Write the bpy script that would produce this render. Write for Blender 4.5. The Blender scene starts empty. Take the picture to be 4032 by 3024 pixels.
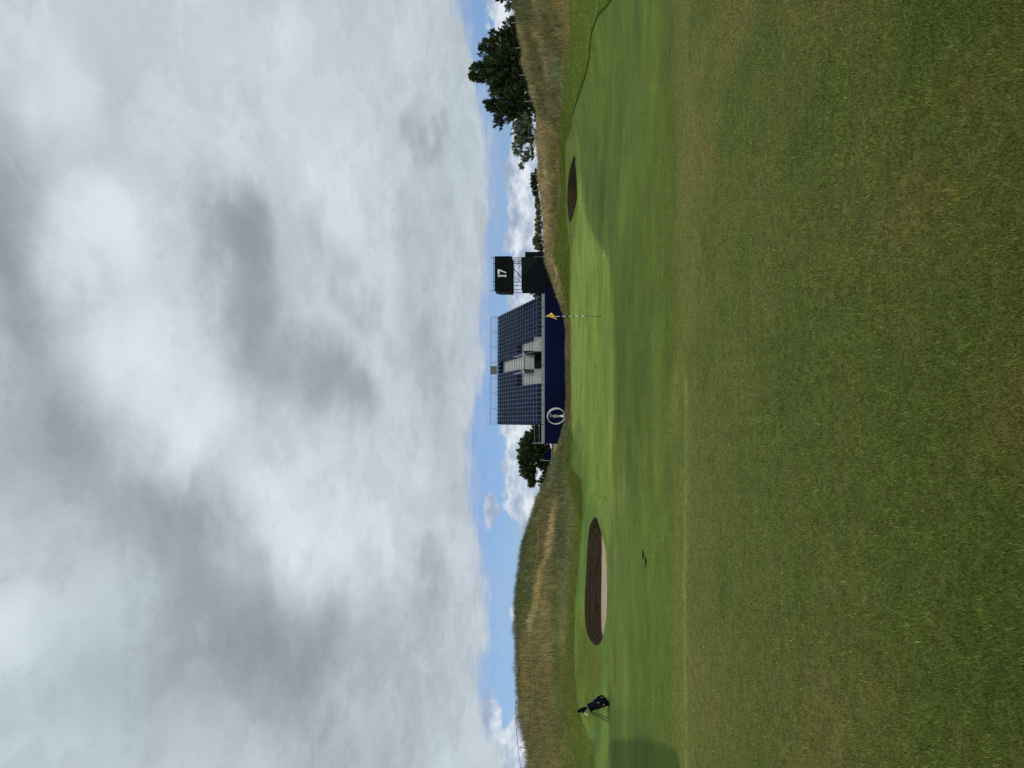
import bpy, math, random
import numpy as np
from mathutils import Vector, Matrix
from mathutils.geometry import delaunay_2d_cdt
rng = np.random.default_rng(7); random.seed(7)
S = bpy.context.scene
COL = S.collection
# ------------------------------------------------------------------ camera
F = 3000.0; HOR = 2205.0; CAMH = 1.6
PITCH = math.atan((HOR-2016)/F)
FWD = np.array([0, math.cos(PITCH), math.sin(PITCH)])
UP = np.array([0, -math.sin(PITCH), math.cos(PITCH)])
RT = np.array([1.0, 0, 0])
cam = bpy.data.cameras.new('camera'); camo = bpy.data.objects.new('camera', cam); COL.objects.link(camo)
m = Matrix.Identity(4)
for i in range(3):
    m[i][0] = -UP[i]; m[i][1] = RT[i]; m[i][2] = -FWD[i]     # the phone was held on its side: world up points left in the picture
m[2][3] = CAMH
camo.matrix_world = m
cam.sensor_fit = 'HORIZONTAL'; cam.sensor_width = 36; cam.lens = F/4032*36
cam.clip_end = 6000; cam.clip_start = 0.05
S.camera = camo
S.render.resolution_x = 1024; S.render.resolution_y = 768
S.view_settings.view_transform = 'Standard'; S.view_settings.look = 'None'
S.view_settings.exposure = 0.0; S.view_settings.gamma = 1
SUN_EL, SUN_AZ = math.radians(52), math.radians(150)   # azimuth clockwise from +Y

def ray(px, py):
    d = FWD*F + UP*(2016-px) + RT*(1512-py)
    return d/np.linalg.norm(d)
def P(px, py, Y):
    d = ray(px, py); t = Y/d[1]
    return Vector((d[0]*t, Y, CAMH+d[2]*t))
def proj(X, Y, Z):
    X = np.asarray(X, float); Y = np.asarray(Y, float); Z = np.asarray(Z, float)-CAMH
    f = np.maximum(Y*FWD[1]+Z*FWD[2], 0.3); u = Y*UP[1]+Z*UP[2]
    return 2016-u/f*F, 1512-X/f*F
def s2l(c):
    c = np.asarray(c, float)/255.0
    return np.where(c <= .04045, c/12.92, ((c+.055)/1.055)**2.4)
# ------------------------------------------------------------------ world
W = bpy.data.worlds.new('World'); S.world = W; W.use_nodes = True
nt = W.node_tree; nt.nodes.clear()
class NB:
    def __init__(s, nt): s.nt = nt
    def new(s, t, **k):
        n = s.nt.nodes.new(t)
        for a, b in k.items(): setattr(n, a, b)
        return n
    def put(s, v, sock):
        if isinstance(v, bpy.types.NodeSocket): s.nt.links.new(v, sock)
        else: sock.default_value = v
    def m(s, op, a, b=0.0, c=0.0, clamp=False):
        n = s.new('ShaderNodeMath', operation=op, use_clamp=clamp)
        s.put(a, n.inputs[0]); s.put(b, n.inputs[1]); s.put(c, n.inputs[2]); return n.outputs[0]
    def vm(s, op, a, b=(0, 0, 0), scale=1.0):
        n = s.new('ShaderNodeVectorMath', operation=op)
        s.put(a, n.inputs[0])
        if op == 'SCALE': s.put(scale, n.inputs[3])
        else: s.put(b, n.inputs[1])
        return n.outputs[0]
    def comb(s, x, y, z=0.0):
        n = s.new('ShaderNodeCombineXYZ'); s.put(x, n.inputs[0]); s.put(y, n.inputs[1]); s.put(z, n.inputs[2]); return n.outputs[0]
    def noise(s, vec, scale, detail=5, rough=.55, col=False, dist=0.0, ntype='FBM'):
        n = s.new('ShaderNodeTexNoise', noise_dimensions='3D'); s.put(vec, n.inputs['Vector'])
        n.inputs['Scale'].default_value = scale; n.inputs['Detail'].default_value = detail
        n.inputs['Roughness'].default_value = rough; n.inputs['Distortion'].default_value = dist
        return n.outputs['Color'] if col else n.outputs['Fac']
    def ramp(s, f, stops, interp='LINEAR'):
        n = s.new('ShaderNodeValToRGB'); s.put(f, n.inputs[0]); r = n.color_ramp; r.interpolation = interp
        while len(r.elements) < len(stops): r.elements.new(0.5)
        for e, (p, c) in zip(r.elements, stops):
            e.position = p; e.color = tuple(c)+((1,) if len(c) == 3 else ())
        return n.outputs[0]
    def mix(s, f, a, b):
        n = s.new('ShaderNodeMix', data_type='RGBA'); s.put(f, n.inputs[0]); s.put(a, n.inputs[6]); s.put(b, n.inputs[7]); return n.outputs[2]
    def smooth(s, v, lo, hi):
        n = s.new('ShaderNodeMapRange', interpolation_type='SMOOTHSTEP'); s.put(v, n.inputs[0])
        n.inputs[1].default_value = lo; n.inputs[2].default_value = hi; return n.outputs[0]
    def curve(s, v, pts, lo, hi):     # pts (x, y) in real units; returns value in real units
        n = s.new('ShaderNodeFloatCurve'); ys = [p[1] for p in pts]; a, b = min(ys), max(ys)+1e-6
        s.put(s.m('DIVIDE', s.m('SUBTRACT', v, lo), hi-lo, clamp=True), n.inputs[1])
        c = n.mapping.curves[0]
        xs = sorted([((x-lo)/(hi-lo), (y-a)/(b-a)) for x, y in pts])
        c.points[0].location = xs[0]; c.points[1].location = xs[-1]
        for q in xs[1:-1]: c.points.new(*q)
        n.mapping.update()
        return s.m('MULTIPLY_ADD', n.outputs[0], b-a, a)
b = NB(nt)
def azel(px, py):
    d = ray(px, py); return math.atan2(d[0], d[1]), math.asin(d[2])
tc = b.new('ShaderNodeTexCoord'); D = tc.outputs['Generated']
sx = b.new('ShaderNodeSeparateXYZ'); b.put(D, sx.inputs[0]); X_, Y_, Z_ = sx.outputs
AZ = b.m('ARCTAN2', X_, Y_); EL = b.m('ARCSINE', Z_)
AE = b.comb(AZ, EL)
zc = b.m('ADD', b.m('MAXIMUM', Z_, 0.0), 0.30)
PL = b.comb(b.m('DIVIDE', X_, zc), b.m('DIVIDE', Y_, zc))
warp = b.vm('SUBTRACT', b.noise(PL, 1.7, 4, .6, col=True), (.5, .5, .5))
warp2 = b.vm('SUBTRACT', b.noise(PL, 6.0, 5, .6, col=True), (.5, .5, .5))
AEW = b.vm('ADD', b.vm('ADD', AE, b.vm('SCALE', warp, scale=.22)), b.vm('SCALE', warp2, scale=.06))
# cloud deck tone: soft blobs laid out over the sky dome
BL = [ # px, py, radius_px_x, radius_px_y, rotation, amount
 (10, 950, 190, 480, 0, -.55), (130, 1480, 260, 330, 0, -.38), (120, 1800, 240, 260, 0, -.30),
 (880, 900, 120, 230, 0, -.42), (970, 1200, 150, 280, .2, -.40), (1140, 1430, 200, 240, .5, -.28),
 (1310, 1500, 130, 220, .3, -.34), (1350, 1120, 70, 330, .6, -.20), (1640, 500, 60, 190, .35, -.30),
 (730, 2030, 320, 230, 0, -.40), (930, 2350, 360, 380, .5, -.44), (1160, 2620, 280, 240, .5, -.42),
 (560, 2750, 460, 380, 0, -.30), (1290, 2950, 300, 190, 0, -.28), (1668, 2290, 90, 150, 0, -.22),
 (380, 2000, 340, 340, 0, -.26), (430, 470, 110, 190, .2, -.14), (1500, 2700, 200, 200, 0, -.12),
 (140, 400, 220, 260, 0, .26), (400, 900, 260, 220, 0, .30), (590, 1370, 300, 190, 0, .28),
 (800, 1700, 260, 220, .6, .34), (1130, 2120, 300, 300, .7, .36), (40, 2520, 260, 170, 0, .22),
 (1020, 100, 330, 220, 0, .10), (1240, 720, 280, 220, 0, .18), (1560, 1850, 260, 420, 0, .06), (650, 560, 300, 220, 0, .14),
 (1740, 2050, 120, 260, 0, .04), (1500, 1000, 150, 300, 0, .08),
 (1730, 1250, 170, 520, 0, -.20), (1620, 2500, 200, 420, 0, -.14), (1740, 300, 150, 300, 0, -.08), (1800, 1850, 120, 260, 0, -.12)]
tone = None
for (px, py, rx, ry, rot, amt) in BL:
    a0, e0 = azel(px, py); a1, e1 = azel(px, py-ry); a2, e2 = azel(px-rx, py)
    n = b.new('ShaderNodeMapping', vector_type='TEXTURE'); b.put(AEW, n.inputs[0])
    n.inputs[1].default_value = (a0, e0, 0); n.inputs[2].default_value = (0, 0, rot)
    n.inputs[3].default_value = (abs(a1-a0)*1.5, abs(e2-e0)*1.5, 1)
    g = b.new('ShaderNodeTexGradient', gradient_type='SPHERICAL'); b.put(n.outputs[0], g.inputs[0])
    g2 = b.smooth(g.outputs[1], 0, 1)
    tone = b.m('MULTIPLY_ADD', g2, amt, 0.64 if tone is None else tone)
n1 = b.noise(PL, 2.6, 8, .56, dist=.2); n2 = b.noise(b.vm('ADD', PL, (7, 3, 0)), 9.0, 6, .6)
tone = b.m('MULTIPLY_ADD', b.m('SUBTRACT', n1, .5), .50, tone)
tone = b.m('MULTIPLY_ADD', b.m('SUBTRACT', n2, .5), .30, tone)
n3 = b.noise(b.vm('ADD', b.vm('ADD', PL, b.vm('SCALE', warp2, scale=.5)), (1, 13, 0)), 3.6, 9, .62)
tone = b.m('MULTIPLY_ADD', b.m('SUBTRACT', b.smooth(n3, .43, .57), .5), .11, tone)
n4 = b.noise(b.vm('ADD', PL, (11, 2, 0)), 22.0, 5, .65)
tone = b.m('MULTIPLY_ADD', b.m('SUBTRACT', n4, .5), .09, tone)
C_ = lambda r, g, bl: tuple(float(v) for v in s2l((r, g, bl)))
deck = b.ramp(tone, [(0, C_(144, 152, 161)), (.3, C_(165, 173, 182)), (.6, C_(190, 199, 207)), (1, C_(220, 228, 237))])
tint = b.noise(PL, .7, 3, .5)
deck = b.mix(b.smooth(tint, .35, .7), deck, b.mix(.5, deck, b.vm('MULTIPLY', deck, (1.02, .985, 1.03))))
deck = b.mix(b.smooth(b.noise(b.vm('ADD', PL, (3, 9, 0)), 1.3, 4, .5), .45, .7), deck, b.vm('MULTIPLY', deck, (.965, 1.01, .99)))
# lower edge of the deck, then the blue gap, then cumulus along the horizon
def pts(l): return [(azel(px, py)[0], azel(px, py)[1]) for px, py in l]
e_lo = b.curve(AZ, pts([(1760, -300), (1800, 0), (1826, 200), (1880, 400), (1915, 600), (1925, 800), (1895, 950), (1890, 1300), (1860, 1650), (1835, 1850), (1840, 2000), (1890, 2200), (1910, 2450), (1885, 2650), (1900, 2800), (1960, 3000), (1990, 3300)]), -.62, .62)
wn = b.noise(b.vm('MULTIPLY', AE, (1, 3.2, 1)), 9, 6, .6)
wn2 = b.noise(b.vm('MULTIPLY', AE, (1, 5, 1)), 30, 4, .6)
dd = b.m('ADD', b.m('SUBTRACT', EL, e_lo), b.m('MULTIPLY', b.m('SUBTRACT', wn, .5), .055))
dd = b.m('ADD', dd, b.m('MULTIPLY', b.m('SUBTRACT', wn2, .5), .012))
wn3 = b.noise(b.vm('MULTIPLY', AE, (1, 7, 1)), 13, 7, .65)
dd = b.m('ADD', dd, b.m('MULTIPLY', b.m('SUBTRACT', wn3, .5), .03))
dmask = b.smooth(dd, -.011, .006)
veil = b.m('MULTIPLY', b.smooth(b.m('ADD', dd, b.m('MULTIPLY', b.m('SUBTRACT', wn3, .5), .05)), -.034, .004), .6)
sky = b.new('ShaderNodeTexSky', sky_type='NISHITA'); sky.sun_disc = False
sky.sun_elevation = SUN_EL; sky.sun_rotation = SUN_AZ; sky.air_density = 1.0; sky.dust_density = .6; sky.ozone_density = 2.0
SKYS = .10
skyc = b.vm('MULTIPLY', sky.outputs[0], (.565, .72, 1.08))
K10 = lambda c: b.vm('SCALE', c, scale=1/SKYS)
c_top = b.curve(AZ, pts([(1900, -300), (1925, 0), (1932, 250), (1975, 350), (2005, 430), (2008, 500), (1985, 620), (2000, 760), (1990, 900), (2000, 1100), (1980, 1300), (1975, 1600), (1975, 1800), (1975, 1930), (2005, 2030), (2045, 2100), (2090, 2250), (2085, 2500), (2060, 2700), (2000, 2830), (1935, 2920), (1905, 3050), (1900, 3300)]), -.62, .62)
cn = b.noise(b.vm('MULTIPLY', AE, (1, 1.5, 1)), 26, 8, .62)
cn2 = b.noise(b.vm('ADD', b.vm('MULTIPLY', AE, (1, 1.7, 1)), (0, .012, 0)), 26, 8, .62)
cd = b.m('ADD', b.m('SUBTRACT', c_top, EL), b.m('MULTIPLY', b.m('SUBTRACT', cn, .5), .060))
cmask = b.smooth(cd, -.001, .006)
relief = b.m('MULTIPLY_ADD', b.m('SUBTRACT', cn2, cn), 3.0, b.m('MULTIPLY_ADD', b.noise(AE, 14, 5, .6), 1.5, -.25))
cumul = b.ramp(relief, [(0, C_(160, 174, 196)), (.45, C_(186, 199, 216)), (.75, C_(212, 221, 232)), (1, C_(228, 234, 241))])
# one small cloud hanging in the gap
sm = None
for (px, py, rx, ry, am) in [(1925, 2010, 26, 75, 1.0), (1840, 1830, 14, 60, .5), (1925, 2860, 40, 110, 1.1), (2040, 2405, 26, 60, .7)]:
    a0, e0 = azel(px, py); n = b.new('ShaderNodeMapping', vector_type='TEXTURE')
    b.put(b.vm('ADD', AE, b.vm('SCALE', b.vm('SUBTRACT', b.noise(AE, 30, 5, .6, col=True), (.5, .5, .5)), scale=.03)), n.inputs[0])
    n.inputs[1].default_value = (a0, e0, 0); n.inputs[3].default_value = (ry/F*1.3, rx/F*1.3, 1)
    g = b.new('ShaderNodeTexGradient', gradient_type='SPHERICAL'); b.put(n.outputs[0], g.inputs[0])
    v = b.m('MULTIPLY', b.smooth(g.outputs[1], .05, .45), am); sm = v if sm is None else b.m('MAXIMUM', sm, v)
c = skyc
c = b.mix(veil, c, K10(b.ramp(tone, [(0, C_(158, 174, 203)), (1, C_(172, 190, 218))])))
c = b.mix(b.m('MINIMUM', sm, .9), c, K10(cumul))
c = b.mix(cmask, c, K10(cumul))
c = b.mix(dmask, c, K10(deck))
bg = b.new('ShaderNodeBackground'); b.put(c, bg.inputs[0]); bg.inputs[1].default_value = SKYS
wo = b.new('ShaderNodeOutputWorld'); nt.links.new(bg.outputs[0], wo.inputs[0])
# ------------------------------------------------------------------ sun behind the overcast
sl = bpy.data.lights.new('sun', 'SUN'); sl.energy = 1.3; sl.angle = math.radians(14); sl.color = (1, .96, .90)
so = bpy.data.objects.new('sun', sl); COL.objects.link(so)
sd = Vector((math.sin(SUN_AZ)*math.cos(SUN_EL), math.cos(SUN_AZ)*math.cos(SUN_EL), math.sin(SUN_EL)))
so.rotation_euler = sd.to_track_quat('Z', 'Y').to_euler()
# ------------------------------------------------------------------ helpers
def tag(o, label=None, cat=None, group=None, kind=None):
    for k, v in (('label', label), ('category', cat), ('group', group), ('kind', kind)):
        if v: o[k] = v
    return o
def empty(name, loc=(0, 0, 0), rz=0):
    o = bpy.data.objects.new(name, None); COL.objects.link(o); o.location = loc; o.rotation_euler = (0, 0, rz)
    o.empty_display_size = .2
    return o
class MB:
    def __init__(s): s.v = []; s.f = []; s.mi = []
    def add(s, vs, fs, mi=0):
        n = len(s.v); s.v += [tuple(v) for v in vs]; s.f += [tuple(i+n for i in f) for f in fs]; s.mi += [mi]*len(fs); return s
    def box(s, x0, x1, y0, y1, z0, z1, mi=0):
        return s.add([(x0, y0, z0), (x1, y0, z0), (x1, y1, z0), (x0, y1, z0), (x0, y0, z1), (x1, y0, z1), (x1, y1, z1), (x0, y1, z1)],
              [(0, 3, 2, 1), (4, 5, 6, 7), (0, 1, 5, 4), (1, 2, 6, 5), (2, 3, 7, 6), (3, 0, 4, 7)], mi)
    def tube(s, pts, r, n=8, mi=0):
        pts = [Vector(p) for p in pts]; rs = r if isinstance(r, (list, tuple)) else [r]*len(pts)
        rings = []; u = None
        for i, p in enumerate(pts):
            t = (pts[min(i+1, len(pts)-1)]-pts[max(i-1, 0)]).normalized()
            if u is None: u = t.cross(Vector((0, 0, 1)) if abs(t.z) < .9 else Vector((1, 0, 0)))
            u = (u-t*u.dot(t)).normalized(); w = t.cross(u)
            rings.append([p+(u*math.cos(2*math.pi*k/n)+w*math.sin(2*math.pi*k/n))*rs[i] for k in range(n)])
        vs = [v for r_ in rings for v in r_]; fs = []
        for i in range(len(pts)-1):
            for k in range(n): fs.append((i*n+k, i*n+(k+1) % n, (i+1)*n+(k+1) % n, (i+1)*n+k))
        fs.append(tuple(range(n-1, -1, -1))); fs.append(tuple((len(pts)-1)*n+k for k in range(n)))
        return s.add(vs, fs, mi)
    def prism(s, poly, y0, y1, mi=0):      # poly in (x, z), extruded along y
        n = len(poly)
        a = sum(poly[i][0]*poly[(i+1) % n][1]-poly[(i+1) % n][0]*poly[i][1] for i in range(n))
        if a < 0: poly = poly[::-1]
        vs = [(x, y0, z) for x, z in poly]+[(x, y1, z) for x, z in poly]
        return s.add(vs, [tuple(range(n)), tuple(range(2*n-1, n-1, -1))]+[(i, i+n, (i+1) % n+n, (i+1) % n) for i in range(n)], mi)
    def build(s, name, mat, parent=None, smooth=False, bevel=0):
        me = bpy.data.meshes.new(name); me.from_pydata(s.v, [], s.f)
        for mm in (mat if isinstance(mat, (list, tuple)) else [mat]): me.materials.append(mm)
        for p, i in zip(me.polygons, s.mi): p.material_index = i; p.use_smooth = smooth
        me.update(); me.validate()
        o = bpy.data.objects.new(name, me); COL.objects.link(o)
        if parent: o.parent = parent
        if bevel:
            md = o.modifiers.new('bevel', 'BEVEL'); md.width = bevel; md.segments = 2; md.limit_method = 'ANGLE'
        return o
def mat(name, col, rough=.7, metal=0, var=.15, scale=8, bump=0, spec=.3, sheen=0):
    M = bpy.data.materials.new(name); M.use_nodes = True; t = M.node_tree; t.nodes.clear(); q = NB(t)
    out = q.new('ShaderNodeOutputMaterial'); bs = q.new('ShaderNodeBsdfPrincipled')
    g = q.new('ShaderNodeNewGeometry'); n = q.noise(g.outputs['Position'], scale, 5, .6)
    c1 = tuple(min(1, v*(1+var)) for v in col); c0 = tuple(v*(1-var) for v in col)
    q.put(q.ramp(n, [(.3, c0), (.7, c1)]), bs.inputs['Base Color'])
    bs.inputs['Roughness'].default_value = rough; bs.inputs['Metallic'].default_value = metal; bs.inputs['Specular IOR Level'].default_value = spec
    if bump:
        bn = q.new('ShaderNodeBump'); bn.inputs['Strength'].default_value = bump; bn.inputs['Distance'].default_value = .02
        q.put(q.noise(g.outputs['Position'], scale*4, 5, .6), bn.inputs['Height']); q.put(bn.outputs[0], bs.inputs['Normal'])
    t.links.new(bs.outputs[0], out.inputs[0]); return M
M_galv = mat('galvanised_metal', C_(150, 152, 152), .45, .35, .2, 6)
M_rail = mat('pale_rail_metal', C_(150, 160, 172), .45, .3, .1, 5)
M_seat = mat('navy_seat_plastic', C_(12, 26, 52), .6, 0, .4, 1.3, spec=.12)
M_terr = mat('terrace_steel', C_(128, 136, 148), .55, .1, .3, 5)
M_dark = mat('black_panel', C_(9, 14, 18), .7, 0, .35, 2, spec=.12)
M_dark2 = mat('dark_green_panel', C_(20, 29, 31), .7, 0, .2, 2, spec=.12)
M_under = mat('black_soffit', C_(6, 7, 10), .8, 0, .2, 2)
M_navy = mat('navy_banner_cloth', C_(3, 10, 42), .8, 0, .5, .22, spec=.06)
M_silver = mat('silver_emblem_print', C_(190, 194, 194), .4, 0, .25, 2.0)
M_white = mat('white_paint', C_(232, 234, 228), .5, 0, .05, 5)
M_black = mat('black_fabric', C_(6, 8, 14), .8, 0, .3, 20, .3, spec=.1)
M_navyf = mat('navy_fabric', C_(9, 15, 42), .8, 0, .3, 20, .3, spec=.1)
M_grey = mat('grey_plastic', C_(104, 104, 98), .6, 0, .1, 10)
M_green_leg = mat('olive_grey_metal', C_(52, 58, 36), .5, .2, .1, 10)
M_yellow = mat('yellow_flag_cloth', C_(236, 190, 78), .75, 0, .12, 12)
M_wood = mat('pale_plywood', C_(178, 164, 118), .8, 0, .12, 3, .2)
M_bark = mat('dark_bark', C_(60, 50, 38), .9, 0, .3, 6, .5)
M_rope = mat('straw_rope', C_(165, 152, 112), .9, 0, .1, 20)
M_stake = mat('weathered_grey_wood', C_(150, 150, 138), .9, 0, .15, 10)
M_hole = mat('dark_soil', C_(22, 22, 14), .95, 0, .3, 30, .4)
# ------------------------------------------------------------------ terrain shape
def pchip(x, y, xi):
    x = np.asarray(x, float); y = np.asarray(y, float); h = np.diff(x); d = np.diff(y)/h
    mm = np.zeros_like(y)
    for k in range(1, len(x)-1):
        if d[k-1]*d[k] > 0:
            w1 = 2*h[k]+h[k-1]; w2 = h[k]+2*h[k-1]; mm[k] = (w1+w2)/(w1/d[k-1]+w2/d[k])
    mm[0] = d[0]; mm[-1] = d[-1]
    xi = np.clip(xi, x[0], x[-1]); i = np.clip(np.searchsorted(x, xi)-1, 0, len(x)-2)
    t = (xi-x[i])/h[i]
    return ((2*t**3-3*t**2+1)*y[i]+(t**3-2*t**2+t)*h[i]*mm[i]+(-2*t**3+3*t**2)*y[i+1]+(t**3-t**2)*h[i]*mm[i+1])
COLS = {  # picture row: (column, distance) of the ground lines b c d e f g h, near to far
 -600: [(2440, 20), (2415, 22.5), (2330, 28), (2290, 31), (2246, 34), (2110, 40), (1990, 47)],
 0: [(2440, 20.4), (2409, 23.4), (2350, 27), (2300, 30), (2246, 35), (2130, 42), (2037, 50)],
 150: [(2412, 23.0), (2370, 26.2), (2326, 28.8), (2290, 32), (2246, 38), (2150, 46), (2064, 56)],
 300: [(2402, 24.2), (2350, 29), (2306, 33), (2262, 38), (2220, 43), (2155, 53), (2090, 62)],
 450: [(2402, 24.2), (2330, 32), (2280, 38), (2255, 43), (2222, 50), (2170, 58), (2124, 66)],
 600: [(2402, 24.2), (2320, 34), (2276, 44), (2240, 50), (2205, 57), (2160, 64), (2128, 70)],
 750: [(2404, 24.0), (2318, 34), (2273, 49), (2233, 53.5), (2210, 61), (2165, 67), (2139, 72)],
 880: [(2408, 23.6), (2335, 32), (2282, 46), (2240, 53), (2195, 62), (2168, 67), (2150, 72)],
 1000: [(2414, 23.0), (2352, 31), (2290, 43), (2249, 55), (2184, 65), (2168, 69), (2157, 73)],
 1150: [(2416, 22.8), (2365, 29.6), (2300, 42), (2247, 56), (2216, 63), (2208, 66), (2201, 69)],
 1300: [(2416, 22.8), (2365, 29.6), (2300, 42), (2249, 57), (2244, 60), (2238, 64), (2233, 67)],
 1500: [(2416, 22.8), (2365, 29.6), (2300, 42), (2250, 57), (2246, 60), (2239, 64), (2235, 67)],
 1700: [(2416, 22.8), (2360, 29.8), (2298, 40), (2250, 54), (2236, 57), (2229, 60), (2224, 63)],
 1850: [(2416, 22.8), (2350, 30.4), (2292, 37), (2286, 41), (2228, 48), (2197, 54), (2176, 60)],
 2000: [(2412, 23.2), (2376, 27.4), (2296, 35), (2291, 38), (2262, 41), (2172, 48), (2114, 54)],
 2200: [(2408, 23.8), (2390, 25.8), (2310, 31), (2285, 35), (2250, 40), (2132, 46), (2058, 50)],
 2400: [(2406, 24.0), (2389, 25.9), (2303, 31.2), (2262, 34.5), (2237, 39.5), (2122, 44), (2043, 47.5)],
 2540: [(2406, 24.0), (2380, 26.4), (2325, 30.0), (2262, 34), (2232, 39), (2120, 43), (2047, 46.5)],
 2700: [(2406, 24.0), (2380, 26.2), (2320, 29.6), (2260, 33), (2222, 38), (2122, 42), (2046, 45)],
 2850: [(2408, 23.6), (2390, 25.5), (2340, 28), (2290, 30.6), (2225, 36), (2122, 40), (2060, 43)],
 3024: [(2420, 22.4), (2400, 24), (2370, 25.6), (2337, 27), (2250, 33), (2142, 37), (2082, 40)],
 3600: [(2440, 20), (2425, 22), (2400, 23.4), (2370, 25), (2260, 30), (2150, 34), (2092, 37)]}
NS, NY = 901, 1300
SG = np.linspace(-.75, .75, NS); YG = np.exp(np.linspace(math.log(8.0), math.log(140.0), NY))
keys = sorted(COLS, reverse=True)     # increasing s
sk = []; LY = [[] for _ in range(7)]; LZ = [[] for _ in range(7)]
for k in keys:
    for i, (px, Y) in enumerate(COLS[k]):
        p = P(px, k, Y); LY[i].append(Y); LZ[i].append(p.z)
        if i == 3: sk.append(p.x/Y)
sk = np.array(sk)
LYs = [pchip(sk, y, SG) for y in LY]; LZs = [pchip(sk, z, SG) for z in LZ]
ker = np.hanning(13); ker /= ker.sum()
sm_ = lambda a: np.convolve(np.pad(a, 6, mode='edge'), ker, 'valid')
LYs = [sm_(a) for a in LYs]; LZs = [sm_(a) for a in LZs]
TAB = np.zeros((NS, NY))
for i in range(NS):
    ys = [8, 14, 18.5]; zs = [0, 0, 0.0]
    for k in range(7):
        y = max(LYs[k][i], ys[-1]+.3); ys.append(y); zs.append(LZs[k][i])
    ys += [ys[-1]+5, ys[-1]+14, 96, 141]; zs += [zs[-1]-.35, .7, .9, .8]
    TAB[i] = pchip(ys, zs, YG)
def vnoise(x, y, seed=0):
    xi = np.floor(x).astype(np.int64); yi = np.floor(y).astype(np.int64); fx = x-xi; fy = y-yi
    def h(a, c):
        n = (a*374761393+c*668265263+seed*974634777) & 0x7fffffff
        n = ((n ^ (n >> 13))*1274126177) & 0x7fffffff
        return ((n ^ (n >> 16)) & 0xffff)/65535.0
    u = fx*fx*(3-2*fx); v = fy*fy*(3-2*fy)
    return (h(xi, yi)*(1-u)+h(xi+1, yi)*u)*(1-v)+(h(xi, yi+1)*(1-u)+h(xi+1, yi+1)*u)*v
def fbm(x, y, oct=4, seed=0, gain=.5):
    s = 0; a = 1; t = 0
    for o in range(oct):
        s = s+a*vnoise(x*2**o+o*17.3, y*2**o-o*9.1, seed+o); t += a; a *= gain
    return s/t-.5
def T(X, Y):
    X = np.asarray(X, float); Y = np.asarray(Y, float)
    s = np.clip(X/np.maximum(Y, 8.0), -.7499, .7499)
    a = (s+.75)/1.5*(NS-1); c = np.clip(np.log(np.clip(Y, 8.0001, 139.99)/8.0)/math.log(140/8.0), 0, .99999)*(NY-1)
    i = np.floor(a).astype(int); j = np.floor(c).astype(int); fa = a-i; fc = c-j
    z = (TAB[i, j]*(1-fa)+TAB[i+1, j]*fa)*(1-fc)+(TAB[i, j+1]*(1-fa)+TAB[i+1, j+1]*fa)*fc
    yf = np.interp(s, SG, LYs[4]); yh = np.interp(s, SG, LYs[6])
    dune = np.clip((Y-yf)/4, 0, 1)*np.clip((yh+10-Y)/5, 0, 1)
    flt = np.clip((s+.09)/.05, 0, 1)*np.clip((.13-s)/.05, 0, 1)
    z = z+dune*(fbm(X/2.3, Y/2.3, 4, 5)*.40)*(1-.85*flt)
    z = z+.030*fbm(X/3.5, Y/3.5, 2, 9)*np.clip(Y/8, .3, 1)
    return z
def hit(px, py):
    d = ray(px, py); Y = np.linspace(3, 90, 8000); t = Y/d[1]; X = d[0]*t; Z = CAMH+d[2]*t
    g = T(X, Y); k = np.argmax(Z < g)
    return Vector((X[k], Y[k], float(g[k])))
# ------------------------------------------------------------------ turf colours: a map of mowing heights, dry patches and some painted shade
CS = 4; CW, CH = 1100, 800          # map covers picture columns 0..4400, rows -90..3110
cx0, cy0 = 0, -90
gx, gy = np.meshgrid(np.arange(CW)*CS+cx0, np.arange(CH)*CS+cy0)
def blur(a, s):
    if s < .6: return a
    r = int(s*2.5)+1; k = np.exp(-.5*(np.arange(-r, r+1)/s)**2); k /= k.sum()
    a = np.apply_along_axis(lambda v: np.convolve(np.pad(v, r, mode='edge'), k, 'valid'), 0, a)
    return np.apply_along_axis(lambda v: np.convolve(np.pad(v, r, mode='edge'), k, 'valid'), 1, a)
def polymask(poly, soft=0, rag=0, seed=1):
    x = gx+0.0; y = gy+0.0
    if rag: x = x+rag*2*fbm(gx/25., gy/60., 3, seed); y = y+rag*4*fbm(gx/25.+40, gy/60., 3, seed+5)
    ins = np.zeros(gx.shape, bool); n = len(poly)
    for i in range(n):
        x0, y0 = poly[i]; x1, y1 = poly[(i+1) % n]
        if y0 == y1: continue
        c_ = ((y0 > y) != (y1 > y)) & (x < (x1-x0)*(y-y0)/(y1-y0)+x0); ins ^= c_
    return blur(ins.astype(float), soft/CS)
CAN = np.zeros((CH, CW, 3))
def fillc(c): CAN[:] = np.array(c, float)
def paint(poly, c, soft=8, rag=0, op=1.0, seed=1):
    mk = (polymask(poly, soft, rag, seed)*op)[..., None]; CAN[:] = CAN*(1-mk)+np.array(c, float)*mk
def band(pts_, w, c, soft=8, rag=0, op=1.0, seed=1):   # pts (px, py), half width w or list
    ws = w if isinstance(w, (list, tuple)) else [w]*len(pts_)
    paint([(p[0]-q, p[1]) for p, q in zip(pts_, ws)]+[(p[0]+q, p[1]) for p, q in zip(pts_, ws)][::-1], c, soft, rag, op, seed)
fillc((98, 104, 55))
paint([(2200, -90), (2730, -90), (2730, 400), (2735, 1000), (2725, 1500), (2700, 2200), (2700, 3110), (2200, 3110)], (84, 98, 48), 30)
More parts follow.
